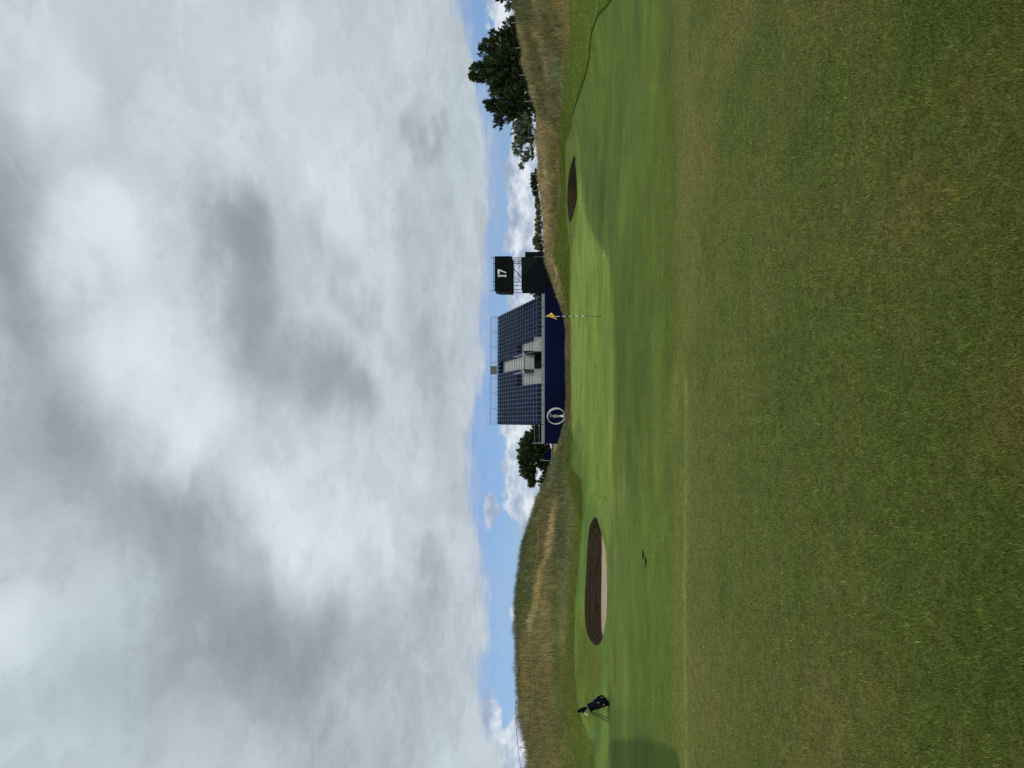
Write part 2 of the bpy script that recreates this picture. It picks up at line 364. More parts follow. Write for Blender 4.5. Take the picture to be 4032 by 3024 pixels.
# fairway beyond the dry band
paint([(2200, -90), (2630, -90), (2640, 600), (2650, 1000), (2645, 1600), (2635, 2200), (2640, 3110), (2200, 3110)], (82, 100, 42), 14, 8)
paint([(2560, -90), (2650, -90), (2655, 1000), (2645, 1600), (2590, 1600), (2575, 700)], (74, 94, 34), 35, 8, .5)
paint([(2430, 900), (2560, 900), (2580, 1300), (2560, 1700), (2440, 1700), (2420, 1250)], (76, 92, 34), 40, 12, .5)
band([(2550, 0), (2530, 200), (2505, 420), (2480, 640), (2450, 900)], 22, (98, 118, 58), 30, 6, .7)
band([(2460, 0), (2440, 160), (2400, 420), (2420, 600)], 25, (74, 94, 34), 30, 5, .5)
band([(2580, 1250), (2585, 1700), (2600, 2100)], 22, (92, 110, 52), 15, 10, .6)
band([(2430, 1900), (2440, 2300), (2450, 2800)], 34, (104, 118, 68), 30, 8, .75)
paint([(2480, 2000), (2600, 1900), (2630, 2600), (2600, 2900), (2480, 2800)], (82, 106, 44), 30, 8, .8)
# dry tan band where the turf changes
band([(2700, -90), (2725, 500), (2722, 1000), (2715, 1400), (2700, 1700)], [40, 46, 46, 44, 40], (114, 114, 62), 26, 10, .65)
band([(2790, -90), (2815, 600), (2800, 1300), (2785, 2000), (2780, 3110)], 60, (104, 108, 56), 40, 14, .5)
band([(2665, 1450), (2680, 1800), (2682, 2200), (2690, 2700), (2690, 3110)], 34, (110, 118, 66), 14, 8, .55)
band([(2702, 1500), (2700, 1900), (2696, 2300), (2698, 2700), (2704, 3110)], 4, (144, 146, 92), 3, 2, .8)
# dark taller patch at the left edge
paint([(2380, 3110), (2385, 2960), (2410, 2915), (2520, 2908), (2620, 2925), (2665, 2960), (2690, 3110)], (60, 79, 26), 3, 4)
# hollow in front of the far bunker: semi-rough with the slope's shade painted in
paint([(2300, 480), (2296, 620), (2304, 760), (2318, 860), (2360, 960), (2420, 980), (2440, 860), (2420, 640), (2380, 500)], (74, 96, 38), 26, 6)
paint([(2318, 560), (2320, 740), (2345, 840), (2400, 860), (2405, 700), (2370, 560)], (66, 88, 40), 20, 8, .6)
# putting green
GREEN = [(2249, 985), (2262, 930), (2270, 860), (2276, 700), (2274, 620), (2262, 560), (2268, 520), (2278, 600), (2290, 740), (2300, 830), (2322, 900), (2352, 955), (2382, 985), (2398, 1040), (2408, 1130), (2414, 1300), (2418, 1500), (2416, 1750), (2410, 2050), (2400, 2150), (2380, 2100), (2350, 2010), (2322, 1960), (2300, 1800), (2292, 1700), (2284, 1640), (2270, 1690), (2252, 1720), (2246, 1500), (2245, 1300), (2244, 1150)]
paint(GREEN, (106, 126, 60), 4, 2)
paint([(2244, 1100), (2262, 1060), (2290, 960), (2280, 700), (2286, 700), (2310, 900), (2330, 1000), (2310, 1200), (2290, 1700), (2260, 1700), (2248, 1500)], (114, 134, 72), 8, 4, .7)
band([(2316, 1120), (2318, 1400), (2316, 1700), (2330, 1900)], 5, (90, 112, 44), 5, 3, .6)
band([(2358, 1050), (2366, 1400), (2362, 1800)], 6, (96, 116, 48), 6, 3, .5)
# apron left of the green and round the left bunker
paint([(2252, 1720), (2270, 1740), (2292, 1800), (2298, 1900), (2296, 2000), (2294, 2060), (2284, 2200), (2272, 2320), (2264, 2420), (2262, 2560), (2262, 2660), (2272, 2768), (2290, 2832), (2314, 2895), (2345, 2926), (2350, 3110), (2400, 3110), (2395, 2500), (2395, 2150), (2360, 2010), (2330, 1940), (2310, 1800), (2298, 1700), (2280, 1650), (2258, 1690)], (92, 116, 56), 5)
paint([(2262, 2380), (2262, 2660), (2272, 2768), (2300, 2860), (2360, 2840), (2366, 2600), (2350, 2560), (2300, 2440)], (84, 100, 36), 14, 5, .85)
paint([(2318, 2540), (2318, 2700), (2350, 2720), (2372, 2640), (2362, 2555)], (98, 94, 46), 12, 8, .45)
paint([(2285, 1900), (2285, 2000), (2300, 2200), (2296, 2400), (2303, 2420), (2303, 2250), (2314, 2100), (2330, 2040), (2312, 1960)], (84, 112, 48), 6, 3, .8)
# mown rough behind the green and on the right bank
ROUGH = [(2000, -90), (2409+35, -90), (2409, 0), (2358, 60), (2330, 136), (2324, 226), (2306, 301), (2282, 377), (2258, 452), (2248, 520), (2228, 570), (2228, 680), (2230, 780), (2232, 880), (2245, 985), (2244, 1150), (2247, 1300), (2248, 1500), (2250, 1680), (2258, 1730), (2250, 1760), (2246, 1820), (2252, 1830), (2292, 1890), (2295, 2000), (2292, 2060), (2282, 2200), (2270, 2320), (2262, 2420), (2260, 2560), (2260, 2660), (2270, 2768), (2287, 2832), (2312, 2895), (2341, 2926), (2345, 3110), (2000, 3110)]
paint(ROUGH, (84, 98, 44), 1.5)
paint([(2200, -90), (2420, -90), (2409, 0), (2358, 60), (2330, 136), (2324, 226), (2306, 301), (2282, 377), (2258, 452), (2235, 420), (2222, 300), (2230, 100)], (88, 106, 48), 3)
paint([(2238, 1840), (2290, 1890), (2296, 2000), (2296, 2060), (2270, 2020), (2250, 1950), (2236, 1890)], (70, 86, 30), 3, 2)  # bank of mown rough, its shade painted darker into the colour
paint([(2220, 1660), (2246, 1700), (2252, 1830), (2236, 1840), (2222, 1800), (2216, 1740)], (66, 84, 34), 4, 2)
paint([(2205, 1000), (2240, 1000), (2242, 1230), (2225, 1190), (2205, 1120)], (82, 96, 40), 4, 3)
band([(2222, 2600), (2218, 2750), (2235, 2860), (2250, 3060)], 5, (60, 70, 30), 4, 3, .7)  # these thin dark bands paint crease shade into the turf
band([(2196, 440), (2186, 480), (2190, 520), (2203, 560), (2216, 600), (2226, 660)], 2.2, (52, 64, 24), 2, 1, .8)
band([(2240, 985), (2226, 1060), (2236, 1180)], 2.5, (56, 66, 26), 3, 1, .7)
band([(2262, 2420), (2261, 2560), (2261, 2660), (2271, 2768), (2287, 2832), (2312, 2895)], 2.0, (50, 60, 24), 2, 1, .8)
# dune grass
FESC = [(1900, -90), (2246, -90), (2246, 90), (2244, 181), (2224, 271), (2217, 362), (2212, 440), (2196, 560), (2204, 640), (2212, 760), (2194, 880), (2184, 1000), (2206, 1100), (2218, 1160), (2240, 1260), (2246, 1320), (2246, 1660), (2228, 1740), (2226, 1850), (2246, 1930), (2262, 2010), (2252, 2200), (2240, 2400), (2232, 2540), (2222, 2700), (2228, 2850), (2254, 3024), (2260, 3110), (1900, 3110)]
paint(FESC, (112, 104, 66), 3, 2)
paint([(1900, 1600), (2246, 1600), (2240, 1700), (2226, 1850), (2262, 2000), (2260, 2200), (2240, 2400), (2232, 2560), (2170, 2560), (2172, 2400), (2178, 2200), (2190, 2050), (2196, 1950), (2180, 1880), (2120, 1960), (2060, 2200), (2030, 2300), (2000, 2200)], (96, 100, 66), 8, 8)
paint([(2020, 2000), (2100, 2000), (2120, 2100), (2110, 2250), (2080, 2440), (2070, 2530), (2020, 2530)], (88, 94, 58), 10, 10)
band([(2193, 1950), (2180, 2022), (2173, 2095), (2156, 2185), (2126, 2257), (2113, 2348), (2096, 2438), (2083, 2500)], [8, 11, 10, 9, 11, 9, 8, 7], (182, 160, 116), 5, 3, 1.0)
paint([(2125, 2220), (2150, 2200), (2168, 2330), (2164, 2520), (2130, 2560), (2118, 2400)], (134, 122, 84), 8, 8, .8)
paint([(2048, 2500), (2175, 2500), (2180, 2700), (2185, 3024), (2090, 3060), (2048, 2900)], (118, 109, 74), 10, 10, .85)
paint([(2175, 2540), (2240, 2540), (2228, 2700), (2236, 2860), (2262, 3040), (2200, 3040)], (90, 96, 50), 8, 8)
paint([(2100, 460), (2190, 480), (2182, 640), (2180, 780), (2172, 900), (2172, 1000), (2180, 1020), (2204, 1130), (2215, 1200), (2225, 1300), (2218, 1300), (2185, 1120), (2140, 960), (2118, 800)], (156, 136, 92), 6, 5)
paint([(2150, 460), (2200, 440), (2200, 760), (2186, 800), (2170, 700), (2158, 560)], (122, 110, 62), 8, 8, .7)
paint([(1960, -90), (2110, -90), (2100, 60), (2080, 120), (1990, 120)], (96, 98, 64), 8, 8)
band([(2112, -60), (2116, 60), (2125, 140), (2150, 240), (2168, 330)], [18, 20, 16, 10, 6], (150, 132, 88), 8, 6, .8)
band([(2050, 90), (2066, 180), (2085, 280), (2108, 400), (2120, 470)], [10, 11, 10, 9, 8], (154, 136, 92), 6, 5, .85)
band([(2200, -60), (2212, 100), (2215, 180)], [30, 28, 20], (128, 116, 72), 8, 6, .8)
paint([(2165, 210), (2200, 180), (2222, 300), (2222, 440), (2205, 430), (2185, 330)], (116, 122, 84), 8, 6, .85)
paint([(2218, 1290), (2246, 1290), (2248, 1660), (2215, 1660)], (90, 82, 50), 5, 3)
paint([(2196, 1180), (2224, 1230), (2246, 1300), (2246, 1420), (2225, 1400), (2210, 1280)], (118, 100, 66), 5, 3)
def canvas(px, py):
    a = np.clip((px-cx0)/CS, 0, CW-1.01); c_ = np.clip((py-cy0)/CS, 0, CH-1.01)
    i = a.astype(int); j = c_.astype(int); fa = (a-i)[..., None]; fc = (c_-j)[..., None]
    return (CAN[j, i]*(1-fa)+CAN[j, i+1]*fa)*(1-fc)+(CAN[j+1, i]*(1-fa)+CAN[j+1, i+1]*fa)*fc
RP = sorted([(p[1], p[0]) for p in ROUGH[1:-1]]); RPy = [p[0] for p in RP]; RPx = [p[1] for p in RP]
FP = sorted([(p[1], p[0]) for p in FESC[1:-1]]); FPy = [p[0] for p in FP]; FPx = [p[1] for p in FP]
def turfcol(X, Y, Z):
    px, py = proj(X, Y, Z)
    c = canvas(px, py)*np.array([1.0, .985, .80])
    # dry patches of the near semi-rough, laid out on the ground
    near = np.clip((13.5-Y)/4.0, 0, 1)
    n1 = fbm(X/.85+3, Y/.85, 4, 21, .62); n2 = fbm(X/.28, Y/.28, 3, 33, .6); n0 = fbm(X/3.5+9, Y/4.5+2, 2, 41)
    right = np.clip(.35+X/np.maximum(Y, 3)*1.3, 0, 1)
    dry = np.clip((n1+.5*n2+n0*.5-.17+.32*right)*2.3, 0, 1)*near
    left = np.clip((-X/np.maximum(Y, 3)-.30)*5, 0, 1)*np.clip(1.4-abs(Y-5.0)/2.0, 0, 1)
    dry = np.clip(dry+left*.6*np.clip(n1*4+.6, 0, 1)*near, 0, 1)
    dk = np.clip((-n1-.35*n0+.3*n2-.02)*4.0, 0, 1)*near
    green = np.array([82, 93, 41.]); tan = np.array([110, 101, 55.]); dark = np.array([71, 86, 35.])
    nn = np.clip((11.0-Y)/5.5, 0, 1)[..., None]
    c = c*(1-nn*.8)+green*nn*.8
    c = c*(1-dk[..., None]*.55)+dark*dk[..., None]*.55
    c = c*(1-dry[..., None]*.62)+tan*dry[..., None]*.62
    mid = np.clip((Y-9)/4, 0, 1)
    st = fbm(X/2.2, Y/1.6, 4, 51, .6)*mid; st2 = fbm(X/.7, Y/.6, 3, 61, .6)*mid
    c = c*(1+.30*st+.20*st2)[..., None]
    c[..., 0] *= 1+.16*st
    return s2l(np.clip(c, 5, 250))
KA = 1.12   # surface reflectance needed for the measured picture tone under this sky
# ------------------------------------------------------------------ ground sheet
ks = np.concatenate([np.linspace(-9, -1.2, 8), np.linspace(-.95, .95, 520), np.linspace(1.2, 9, 8)])
rows = list(np.exp(np.arange(math.log(1.0), math.log(142.0), .0072))-8.0)
rows += [170, 260, 420, 800, 1600, 3000]
rows = np.array(rows); NK = len(ks); NR = len(rows)
KX, RY = np.meshgrid(ks, rows); VX = KX*(RY+8.0)
VY = RY+0*KX
def zat(X, Y):
    return T(X, Y)
VZ = zat(VX, VY)
BUNK = {
 'left': [(2341, 2034), (2331, 2050), (2320, 2074), (2316, 2120), (2313, 2160), (2309, 2225), (2306, 2290), (2303, 2350), (2302, 2400), (2303, 2440), (2307, 2475), (2315, 2505), (2327, 2526), (2342, 2540), (2352, 2543), (2363, 2533), (2373, 2512), (2380, 2482), (2386, 2440), (2390, 2385), (2391, 2325), (2390, 2265), (2388, 2210), (2384, 2165), (2378, 2134), (2368, 2098), (2360, 2070), (2353, 2046), (2348, 2037)],
 'right': [(2264, 612), (2256, 620), (2250, 640), (2244, 665), (2238, 700), (2235, 735), (2233.5, 780), (2234, 810), (2237, 840), (2240, 862), (2244, 880), (2250, 868), (2257, 848), (2264, 820), (2270, 795), (2273, 770), (2272, 740), (2270, 705), (2268, 670), (2265, 635), (2265.5, 618)]}
OUT = {}
for k, o in BUNK.items():
    w = [hit(*p) for p in o]
    # resample
    q = []
    for i in range(len(w)):
        a, c_ = w[i], w[(i+1) % len(w)]; n = max(1, int(round((a-c_).length/.12)))
        for t in range(n): q.append(a.lerp(c_, t/n))
    q = np.array([(v.x, v.y) for v in q])
    for _ in range(3): q = .5*q+.25*np.roll(q, 1, 0)+.25*np.roll(q, -1, 0)
    OUT[k] = q
def inside(q, x, y):
    r = np.zeros(np.shape(x), bool); n = len(q)
    for i in range(n):
        x0, y0 = q[i]; x1, y1 = q[(i+1) % n]
        r ^= ((y0 > y) != (y1 > y)) & (x < (x1-x0)*(y-y0)/((y1-y0) if y1 != y0 else 1e-9)+x0)
    return r
V = np.stack([VX.ravel(), VY.ravel(), VZ.ravel()], 1)
ii, jj = np.meshgrid(np.arange(NR-1), np.arange(NK-1), indexing='ij')
keep = np.ones((NR-1, NK-1), bool); extraV = []; extraF = []
base = len(V)
for name, q in OUT.items():
    x0, y0 = q.min(0)-.5; x1, y1 = q.max(0)+.5
    r0 = np.searchsorted(rows, y0)-1; r1 = np.searchsorted(rows, y1)+1
    inb = [k for k in range(NK) if any(x0 <= ks[k]*(rows[r]+8) <= x1 for r in (r0, r1, (r0+r1)//2))]
    k0, k1 = min(inb)-1, max(inb)+1
    keep[r0:r1, k0:k1] = False
    idx = []; pts2 = []
    ring = [(r0, k) for k in range(k0, k1+1)]+[(r, k1) for r in range(r0+1, r1+1)]+[(r1, k) for k in range(k1-1, k0-1, -1)]+[(r, k0) for r in range(r1-1, r0, -1)]
    for r, k in ring: idx.append(r*NK+k); pts2.append((VX[r, k], VY[r, k]))
    nring = len(ring); edges = [(i, (i+1) % nring) for i in range(nring)]
    qn = len(q); edges += [(nring+i, nring+(i+1) % qn) for i in range(qn)]
    for p in q: idx.append(base+len(extraV)); extraV.append((p[0], p[1], 0)); pts2.append(tuple(p))
    for r in range(r0+1, r1):
        for k in range(k0+1, k1):
            x, y = VX[r, k], VY[r, k]
            if np.min((q[:, 0]-x)**2+(q[:, 1]-y)**2) > .09**2 and not inside(q, np.array([x]), np.array([y]))[0]:
                idx.append(r*NK+k); pts2.append((x, y))
    res = delaunay_2d_cdt([Vector(p) for p in pts2], edges, [], 0, 1e-5)
    vmap = []
    for v, og in zip(res[0], res[3]):
        if og: vmap.append(idx[og[0]])
        else: vmap.append(base+len(extraV)); extraV.append((v.x, v.y, 0))
    for f in res[2]:
        cx = sum(res[0][i].x for i in f)/3; cy = sum(res[0][i].y for i in f)/3
        if not inside(q, np.array([cx]), np.array([cy]))[0]:
            a, b2, c2 = [res[0][i] for i in f]
            if (b2-a).cross(c2-a) < 0: f = f[::-1]
            extraF.append([vmap[i] for i in f])
EV = np.array(extraV); EV[:, 2] = zat(EV[:, 0], EV[:, 1])
V = np.concatenate([V, EV])
i_, j_ = ii[keep], jj[keep]
quads = np.stack([i_*NK+j_, i_*NK+j_+1, (i_+1)*NK+j_+1, (i_+1)*NK+j_], 1)
def npmesh(name, V, polys, sizes, mats, smooth=True, col=None):
    me = bpy.data.meshes.new(name); me.vertices.add(len(V)); me.vertices.foreach_set('co', np.ascontiguousarray(V, dtype=np.float32).ravel())
    loops = np.asarray(polys, dtype=np.int32).ravel(); me.loops.add(len(loops)); me.loops.foreach_set('vertex_index', loops)
    me.polygons.add(len(sizes)); st = np.concatenate([[0], np.cumsum(sizes)[:-1]]).astype(np.int32)
    me.polygons.foreach_set('loop_start', st)
    me.polygons.foreach_set('use_smooth', np.full(len(sizes), smooth))
    if col is not None:
        at = me.attributes.new('turf', 'FLOAT_COLOR', 'POINT')
        at.data.foreach_set('color', np.concatenate([col, np.ones((len(col), 1))], 1).astype(np.float32).ravel())
    for mm in mats: me.materials.append(mm)
    me.update(calc_edges=True)
    o = bpy.data.objects.new(name, me); COL.objects.link(o); return o
# turf material
M_turf = bpy.data.materials.new('mown_turf'); M_turf.use_nodes = True; t = M_turf.node_tree; t.nodes.clear(); q_ = NB(t)
at = q_.new('ShaderNodeAttribute', attribute_name='turf'); g = q_.new('ShaderNodeNewGeometry'); pos = g.outputs['Position']
f1 = q_.noise(pos, 55, 4, .7); f2 = q_.noise(pos, 9, 5, .65); f3 = q_.noise(pos, 240, 2, .6)
v = q_.m('ADD', q_.m('MULTIPLY_ADD', q_.m('SUBTRACT', f1, .5), 1.8, 1.0), q_.m('MULTIPLY', q_.m('SUBTRACT', f2, .5), 1.3))
v = q_.m('MULTIPLY_ADD', q_.m('SUBTRACT', f3, .5), .9, v)
v = q_.m('MULTIPLY_ADD', q_.m('SUBTRACT', q_.noise(pos, 19, 4, .7), .5), 1.1, v)
v = q_.m('MULTIPLY_ADD', q_.m('SUBTRACT', q_.noise(pos, 3.2, 4, .65), .5), .55, v)
v = q_.m('MAXIMUM', v, .25)
cc = q_.vm('SCALE', at.outputs['Color'], scale=v)
cc = q_.mix(q_.m('MULTIPLY', q_.smooth(q_.noise(pos, 26, 3, .6), .55, .75), .35), cc, q_.vm('MULTIPLY', cc, (1.35, 1.15, 1.2)))
bs = q_.new('ShaderNodeBsdfPrincipled'); q_.put(cc, bs.inputs['Base Color']); bs.inputs['Roughness'].default_value = .9
bs.inputs['Specular IOR Level'].default_value = .12
bp = q_.new('ShaderNodeBump'); bp.inputs['Strength'].default_value = .5; bp.inputs['Distance'].default_value = .015
q_.put(q_.m('ADD', f1, f3), bp.inputs['Height']); q_.put(bp.outputs[0], bs.inputs['Normal'])
om = q_.new('ShaderNodeOutputMaterial'); t.links.new(bs.outputs[0], om.inputs[0])
gc = turfcol(V[:, 0], V[:, 1], V[:, 2])*KA
sizes = np.concatenate([np.full(len(quads), 4), np.full(len(extraF), 3)])
loops = np.concatenate([quads.ravel(), np.array(extraF).ravel()])
ground = npmesh('ground', V, loops, sizes, [M_turf], True, gc)
tag(ground, 'mown green turf of the fairway, putting green and grassy dunes', kind='structure')
del ground['label']
# ------------------------------------------------------------------ bunkers
M_wall = bpy.data.materials.new('stacked_sod_wall'); M_wall.use_nodes = True; t = M_wall.node_tree; t.nodes.clear(); q_ = NB(t)
g = q_.new('ShaderNodeNewGeometry'); pos = g.outputs['Position']
lay = q_.noise(q_.vm('MULTIPLY', pos, (3.0, 3.0, 26)), 1.0, 4, .6); sp = q_.noise(pos, 24, 5, .7)
vv = q_.m('ADD', q_.m('MULTIPLY', lay, .45), q_.m('MULTIPLY', sp, .55))
bs = q_.new('ShaderNodeBsdfPrincipled'); bs.inputs['Roughness'].default_value = .95; bs.inputs['Specular IOR Level'].default_value = .1
q_.put(q_.ramp(vv, [(.32, C_(36, 31, 23)), (.5, C_(58, 50, 39)), (.68, C_(84, 73, 57))]), bs.inputs['Base Color'])
bp = q_.new('ShaderNodeBump'); bp.inputs['Strength'].default_value = .9; bp.inputs['Distance'].default_value = .04
q_.put(vv, bp.inputs['Height']); q_.put(bp.outputs[0], bs.inputs['Normal'])
om = q_.new('ShaderNodeOutputMaterial'); t.links.new(bs.outputs[0], om.inputs[0])
M_sand = mat('pale_bunker_sand', C_(174, 154, 130), .95, 0, .22, 3, .5, .1)
def bunker(key, zfar, depthoff, label):
    q = OUT[key]; n = len(q); lip = zat(q[:, 0], q[:, 1]); cen = q.mean(0)
    root = empty('sand_bunker', (cen[0], cen[1], float(lip.min())))
    tag(root, label, 'bunker')
    ymin, ymax = q[:, 1].min(), q[:, 1].max()
    def floor(y): 
        tt = np.clip((y-ymin)/(ymax-ymin), 0, 1); zn = lip.min()-.03
        return zn+(zfar-zn)*tt-.05*np.sin(np.pi*tt)
    off = np.array([cen[0], cen[1], float(lip.min())])
    L = 14; rings = []
    nrm = np.roll(q, -1, 0)-np.roll(q, 1, 0); nrm /= np.linalg.norm(nrm, axis=1)[:, None]; nrm = np.stack([-nrm[:, 1], nrm[:, 0]], 1)
    if inside(q, *(q[5:6]+nrm[5:6]*.1).T)[0] == False: nrm = -nrm
    for l in range(L+1):
        tt = l/L; jag = .008*(l % 2)+(.07 if l < 8 else .07+.03*(l-7))*fbm(np.arange(n)/3.+l*5*(l < 9), np.full(n, min(l, 9)*1.7), 4, 70)*(0 if l == 0 else 1)
        inn = .015+.10*tt+jag; z = lip*(1-tt)+(floor(q[:, 1])-.12)*tt
        if l == 0: inn = inn*0; z = lip+.004
        rings.append(np.stack([q[:, 0]+nrm[:, 0]*inn, q[:, 1]+nrm[:, 1]*inn, z], 1))
    mb = MB(); vs = np.concatenate(rings)-off
    fs = [(l*n+i, l*n+(i+1) % n, (l+1)*n+(i+1) % n, (l+1)*n+i) for l in range(L) for i in range(n)]
    mb.add(vs, fs); mb.build('sod_wall', M_wall, root)
    mb = MB(); R = 14; vs = []
    for r in range(R):
        f = 1-r/R; p = cen+(q-cen)*f; z = floor(p[:, 1])+.03*fbm(p[:, 0]*3, p[:, 1]*3, 3, 80)
        z = z+.07*(r == 0)*1.0*0
        vs.append(np.stack([p[:, 0], p[:, 1], z], 1)-off)
    vs.append(np.array([[cen[0], cen[1], float(floor(cen[1]))]])-off)
    fs = [(r*n+i, r*n+(i+1) % n, (r+1)*n+(i+1) % n, (r+1)*n+i) for r in range(R-1) for i in range(n)]
    fs += [((R-1)*n+i, (R-1)*n+(i+1) % n, R*n) for i in range(n)]
    mb.add(np.concatenate(vs), fs); mb.build('sand', M_sand, root, True)
bunker('left', -.07, 0, 'sand bunker with dark sod face and strip of pale sand below the big dune')
bunker('right', .25, 0, 'narrow bunker beyond the green showing only its dark sod face, no sand')
# ------------------------------------------------------------------ grass blades
M_blade = bpy.data.materials.new('grass_blade'); M_blade.use_nodes = True; t = M_blade.node_tree; t.nodes.clear(); q_ = NB(t)
at = q_.new('ShaderNodeAttribute', attribute_name='turf')
df = q_.new('ShaderNodeBsdfDiffuse'); tr = q_.new('ShaderNodeBsdfTranslucent'); ms = q_.new('ShaderNodeMixShader'); ms.inputs[0].default_value = .35
q_.put(at.outputs['Color'], df.inputs[0]); q_.put(at.outputs['Color'], tr.inputs[0])
t.links.new(df.outputs[0], ms.inputs[1]); t.links.new(tr.outputs[0], ms.inputs[2])
om = q_.new('ShaderNodeOutputMaterial'); t.links.new(ms.outputs[0], om.inputs[0])
def blades(name, X, Y, h, w, lean, col, label, cat=None, tilt=.5, two=False):
    n = len(X); Z = zat(X, Y)-.004
    a = rng.uniform(0, 2*np.pi, n); dx = np.cos(a); dy = np.sin(a)
    b_ = rng.uniform(0, 2*np.pi, n); l = tilt*rng.uniform(.2, 1, n)*h
    tx = np.cos(b_)*l+lean[0]*h; ty = np.sin(b_)*l+lean[1]*h
    p0 = np.stack([X-dx*w/2, Y-dy*w/2, Z], 1); p1 = np.stack([X+dx*w/2, Y+dy*w/2, Z], 1)
    tip = np.stack([X+tx, Y+ty, Z+h*np.sqrt(np.clip(1-(l/h)**2*.6, .2, 1))], 1)
    if not two:
        V_ = np.stack([p0, p1, tip], 1).reshape(-1, 3); L_ = np.arange(3*n); sz = np.full(n, 3); c = np.repeat(col, 3, 0)
    else:
        mx = np.stack([X+tx*.35, Y+ty*.35, Z+h*.6], 1); o_ = np.stack([dx, dy, dx*0], 1)*(w*.42)[:, None]
        V_ = np.stack([p0, p1, mx+o_, mx-o_, tip], 1).reshape(-1, 3); k = np.arange(n)*5
        L_ = np.stack([k, k+1, k+2, k+3, k+3, k+2, k+4], 1).ravel(); sz = np.tile([4, 3], n); c = np.repeat(col, 5, 0)
    o = npmesh(name, V_, L_, sz, [M_blade], False, c)
    tag(o, label, cat, kind='stuff'); return o
# near semi-rough
n = 720000
Y = 1/rng.uniform(1/15.5, 1/1.9, n); X = rng.uniform(-.64, .64, n)*(Y+.5)
Y += rng.normal(0, .01, n)
fadeo = np.clip((15.0-Y)/4, 0, 1) > rng.random(n); X = X[fadeo]; Y = Y[fadeo]; n = len(X)
cl = fbm(X/.10, Y/.10, 3, 91, .6)
h = (.014+.010*rng.random(n)+.024*cl)*np.clip(1.15-Y/30, .5, 1); h = np.clip(h, .008, .06)
long_ = rng.random(n) < .012; h[long_] *= 1.7
w = .0029*(np.clip(Y, 2.2, 20)/2.6)**.75*rng.uniform(.7, 1.3, n)
c = turfcol(X, Y, zat(X, Y))*KA*(1.29+.02*np.clip((9-Y)/5, 0, 1))[:, None]
br = np.exp(rng.normal(0, .50, n)+cl*1.25-.08); c = c*br[:, None]
straw = rng.random(n) < .045; c[straw] = s2l((168, 162, 112))*rng.uniform(.7, 1.2, straw.sum())[:, None]
blades('semi_rough_grass', X, Y, h, w, (0, 0), c, 'short tufted semi-rough with dry tan patches filling the foreground', 'grass', .9)
# mown rough behind the crisp mowing line, and dune fescue
def scatter(n, y0, y1, k=.66):
    s = rng.uniform(-k, k, n); Y = (rng.uniform(y0**2, y1**2, n))**.5; return s*Y, Y
X, Y = scatter(900000, 20, 66); Z = zat(X, Y); px, py = proj(X, Y, Z)
isF = px < np.interp(py, FPy, FPx)+2*fbm(X, Y, 2, 3)
isR = (px < np.interp(py, RPy, RPx)-1) & ~isF
yf = np.interp(X/Y, SG, LYs[4]); yh = np.interp(X/Y, SG, LYs[6]); isR &= (Y < yf+3)
isR &= ~(inside(OUT['right'], X, Y) | inside(OUT['left'], X, Y))
X, Y, Z, px, py = [a[isR] for a in (X, Y, Z, px, py)]; n = len(X)
cl = fbm(X/.3, Y/.6, 4, 95, .7)
h = np.clip(.07+.04*rng.random(n)+.12*cl, .02, .18); w = .010*rng.uniform(.7, 1.3, n)*(Y/32)
c = s2l(canvas(px, py)*np.array([.98, .96, .74]))*KA*1.30*np.exp(rng.normal(0, .35, n)+cl*1.9)[:, None]
straw = rng.random(n) < .10; c[straw] = s2l((150, 142, 92))*rng.uniform(.7, 1.2, straw.sum())[:, None]
blades('rough_grass', X, Y, h, w, (-.25, 0), c, 'ankle-high green rough on the banks beside and behind the putting green', 'grass', .8)
LX, LYY = [], []
for (a, b2) in zip(ROUGH[2:8]+[ROUGH[8]], ROUGH[3:9]):
    w0, w1 = hit(*a), hit(*b2)
    if (w0-w1).length > 12: continue
    m_ = int((w0-w1).length*240); t_ = rng.random(m_)[:, None]
    p_ = np.array([[w0.x, w0.y]])*(1-t_)+np.array([[w1.x, w1.y]])*t_
    nn_ = np.array([w0.y-w1.y, w1.x-w0.x]); nn_ = nn_/np.linalg.norm(nn_)*(1 if (w1.x-w0.x)*1 > 0 else -1)
    p_ = p_+np.abs(rng.normal(0, .05, m_))[:, None]*np.array([[abs(nn_[0]), abs(nn_[1])]]); LX.append(p_[:, 0]); LYY.append(p_[:, 1])
X = np.concatenate(LX); Y = np.concatenate(LYY); n = len(X)
c = s2l((80, 98, 40))*KA*np.exp(rng.normal(0, .3, n))[:, None]
blades('rough_edge_grass', X, Y, rng.uniform(.05, .09, n), np.full(n, .011), (-.25, 0), c, 'dark longer fringe of grass along the mowing line of the right bank', 'grass', .7)
X, Y = scatter(900000, 28, 88, .70)
s = X/Y; yf = np.interp(s, SG, LYs[4]); yh = np.interp(s, SG, LYs[6]); Z = zat(X, Y); px, py = proj(X, Y, Z)
fe = ((Y > yf-1) & (px < np.interp(py, FPy, FPx)+3) & (Y < yh+6)) | ((Y > yf+2) & (Y < yh+6))
fe &= ~((Y > yh+1.5) & (rng.random(len(X)) < .6))
X, Y, Z, px, py = [a[fe] for a in (X, Y, Z, px, py)]; n = len(X)
cl = fbm(X/.9, Y/.9, 3, 97, .6); cl2 = fbm(X/.3, Y/.3, 2, 99, .6)
h = np.clip(.30+.22*rng.random(n)+.75*cl+.45*cl2, .08, .95)*np.clip(Y/40, .7, 1)*.85
edge = np.clip((Y-np.interp(X/Y, SG, LYs[4]))/3, .35, 1); h *= edge
flat = np.clip((X/Y+.09)/.04, 0, 1)*np.clip((.13-X/Y)/.04, 0, 1)   # shorter in front of the grandstand
h *= 1-.5*flat
w = .017*rng.uniform(.6, 1.3, n)*(Y/50)
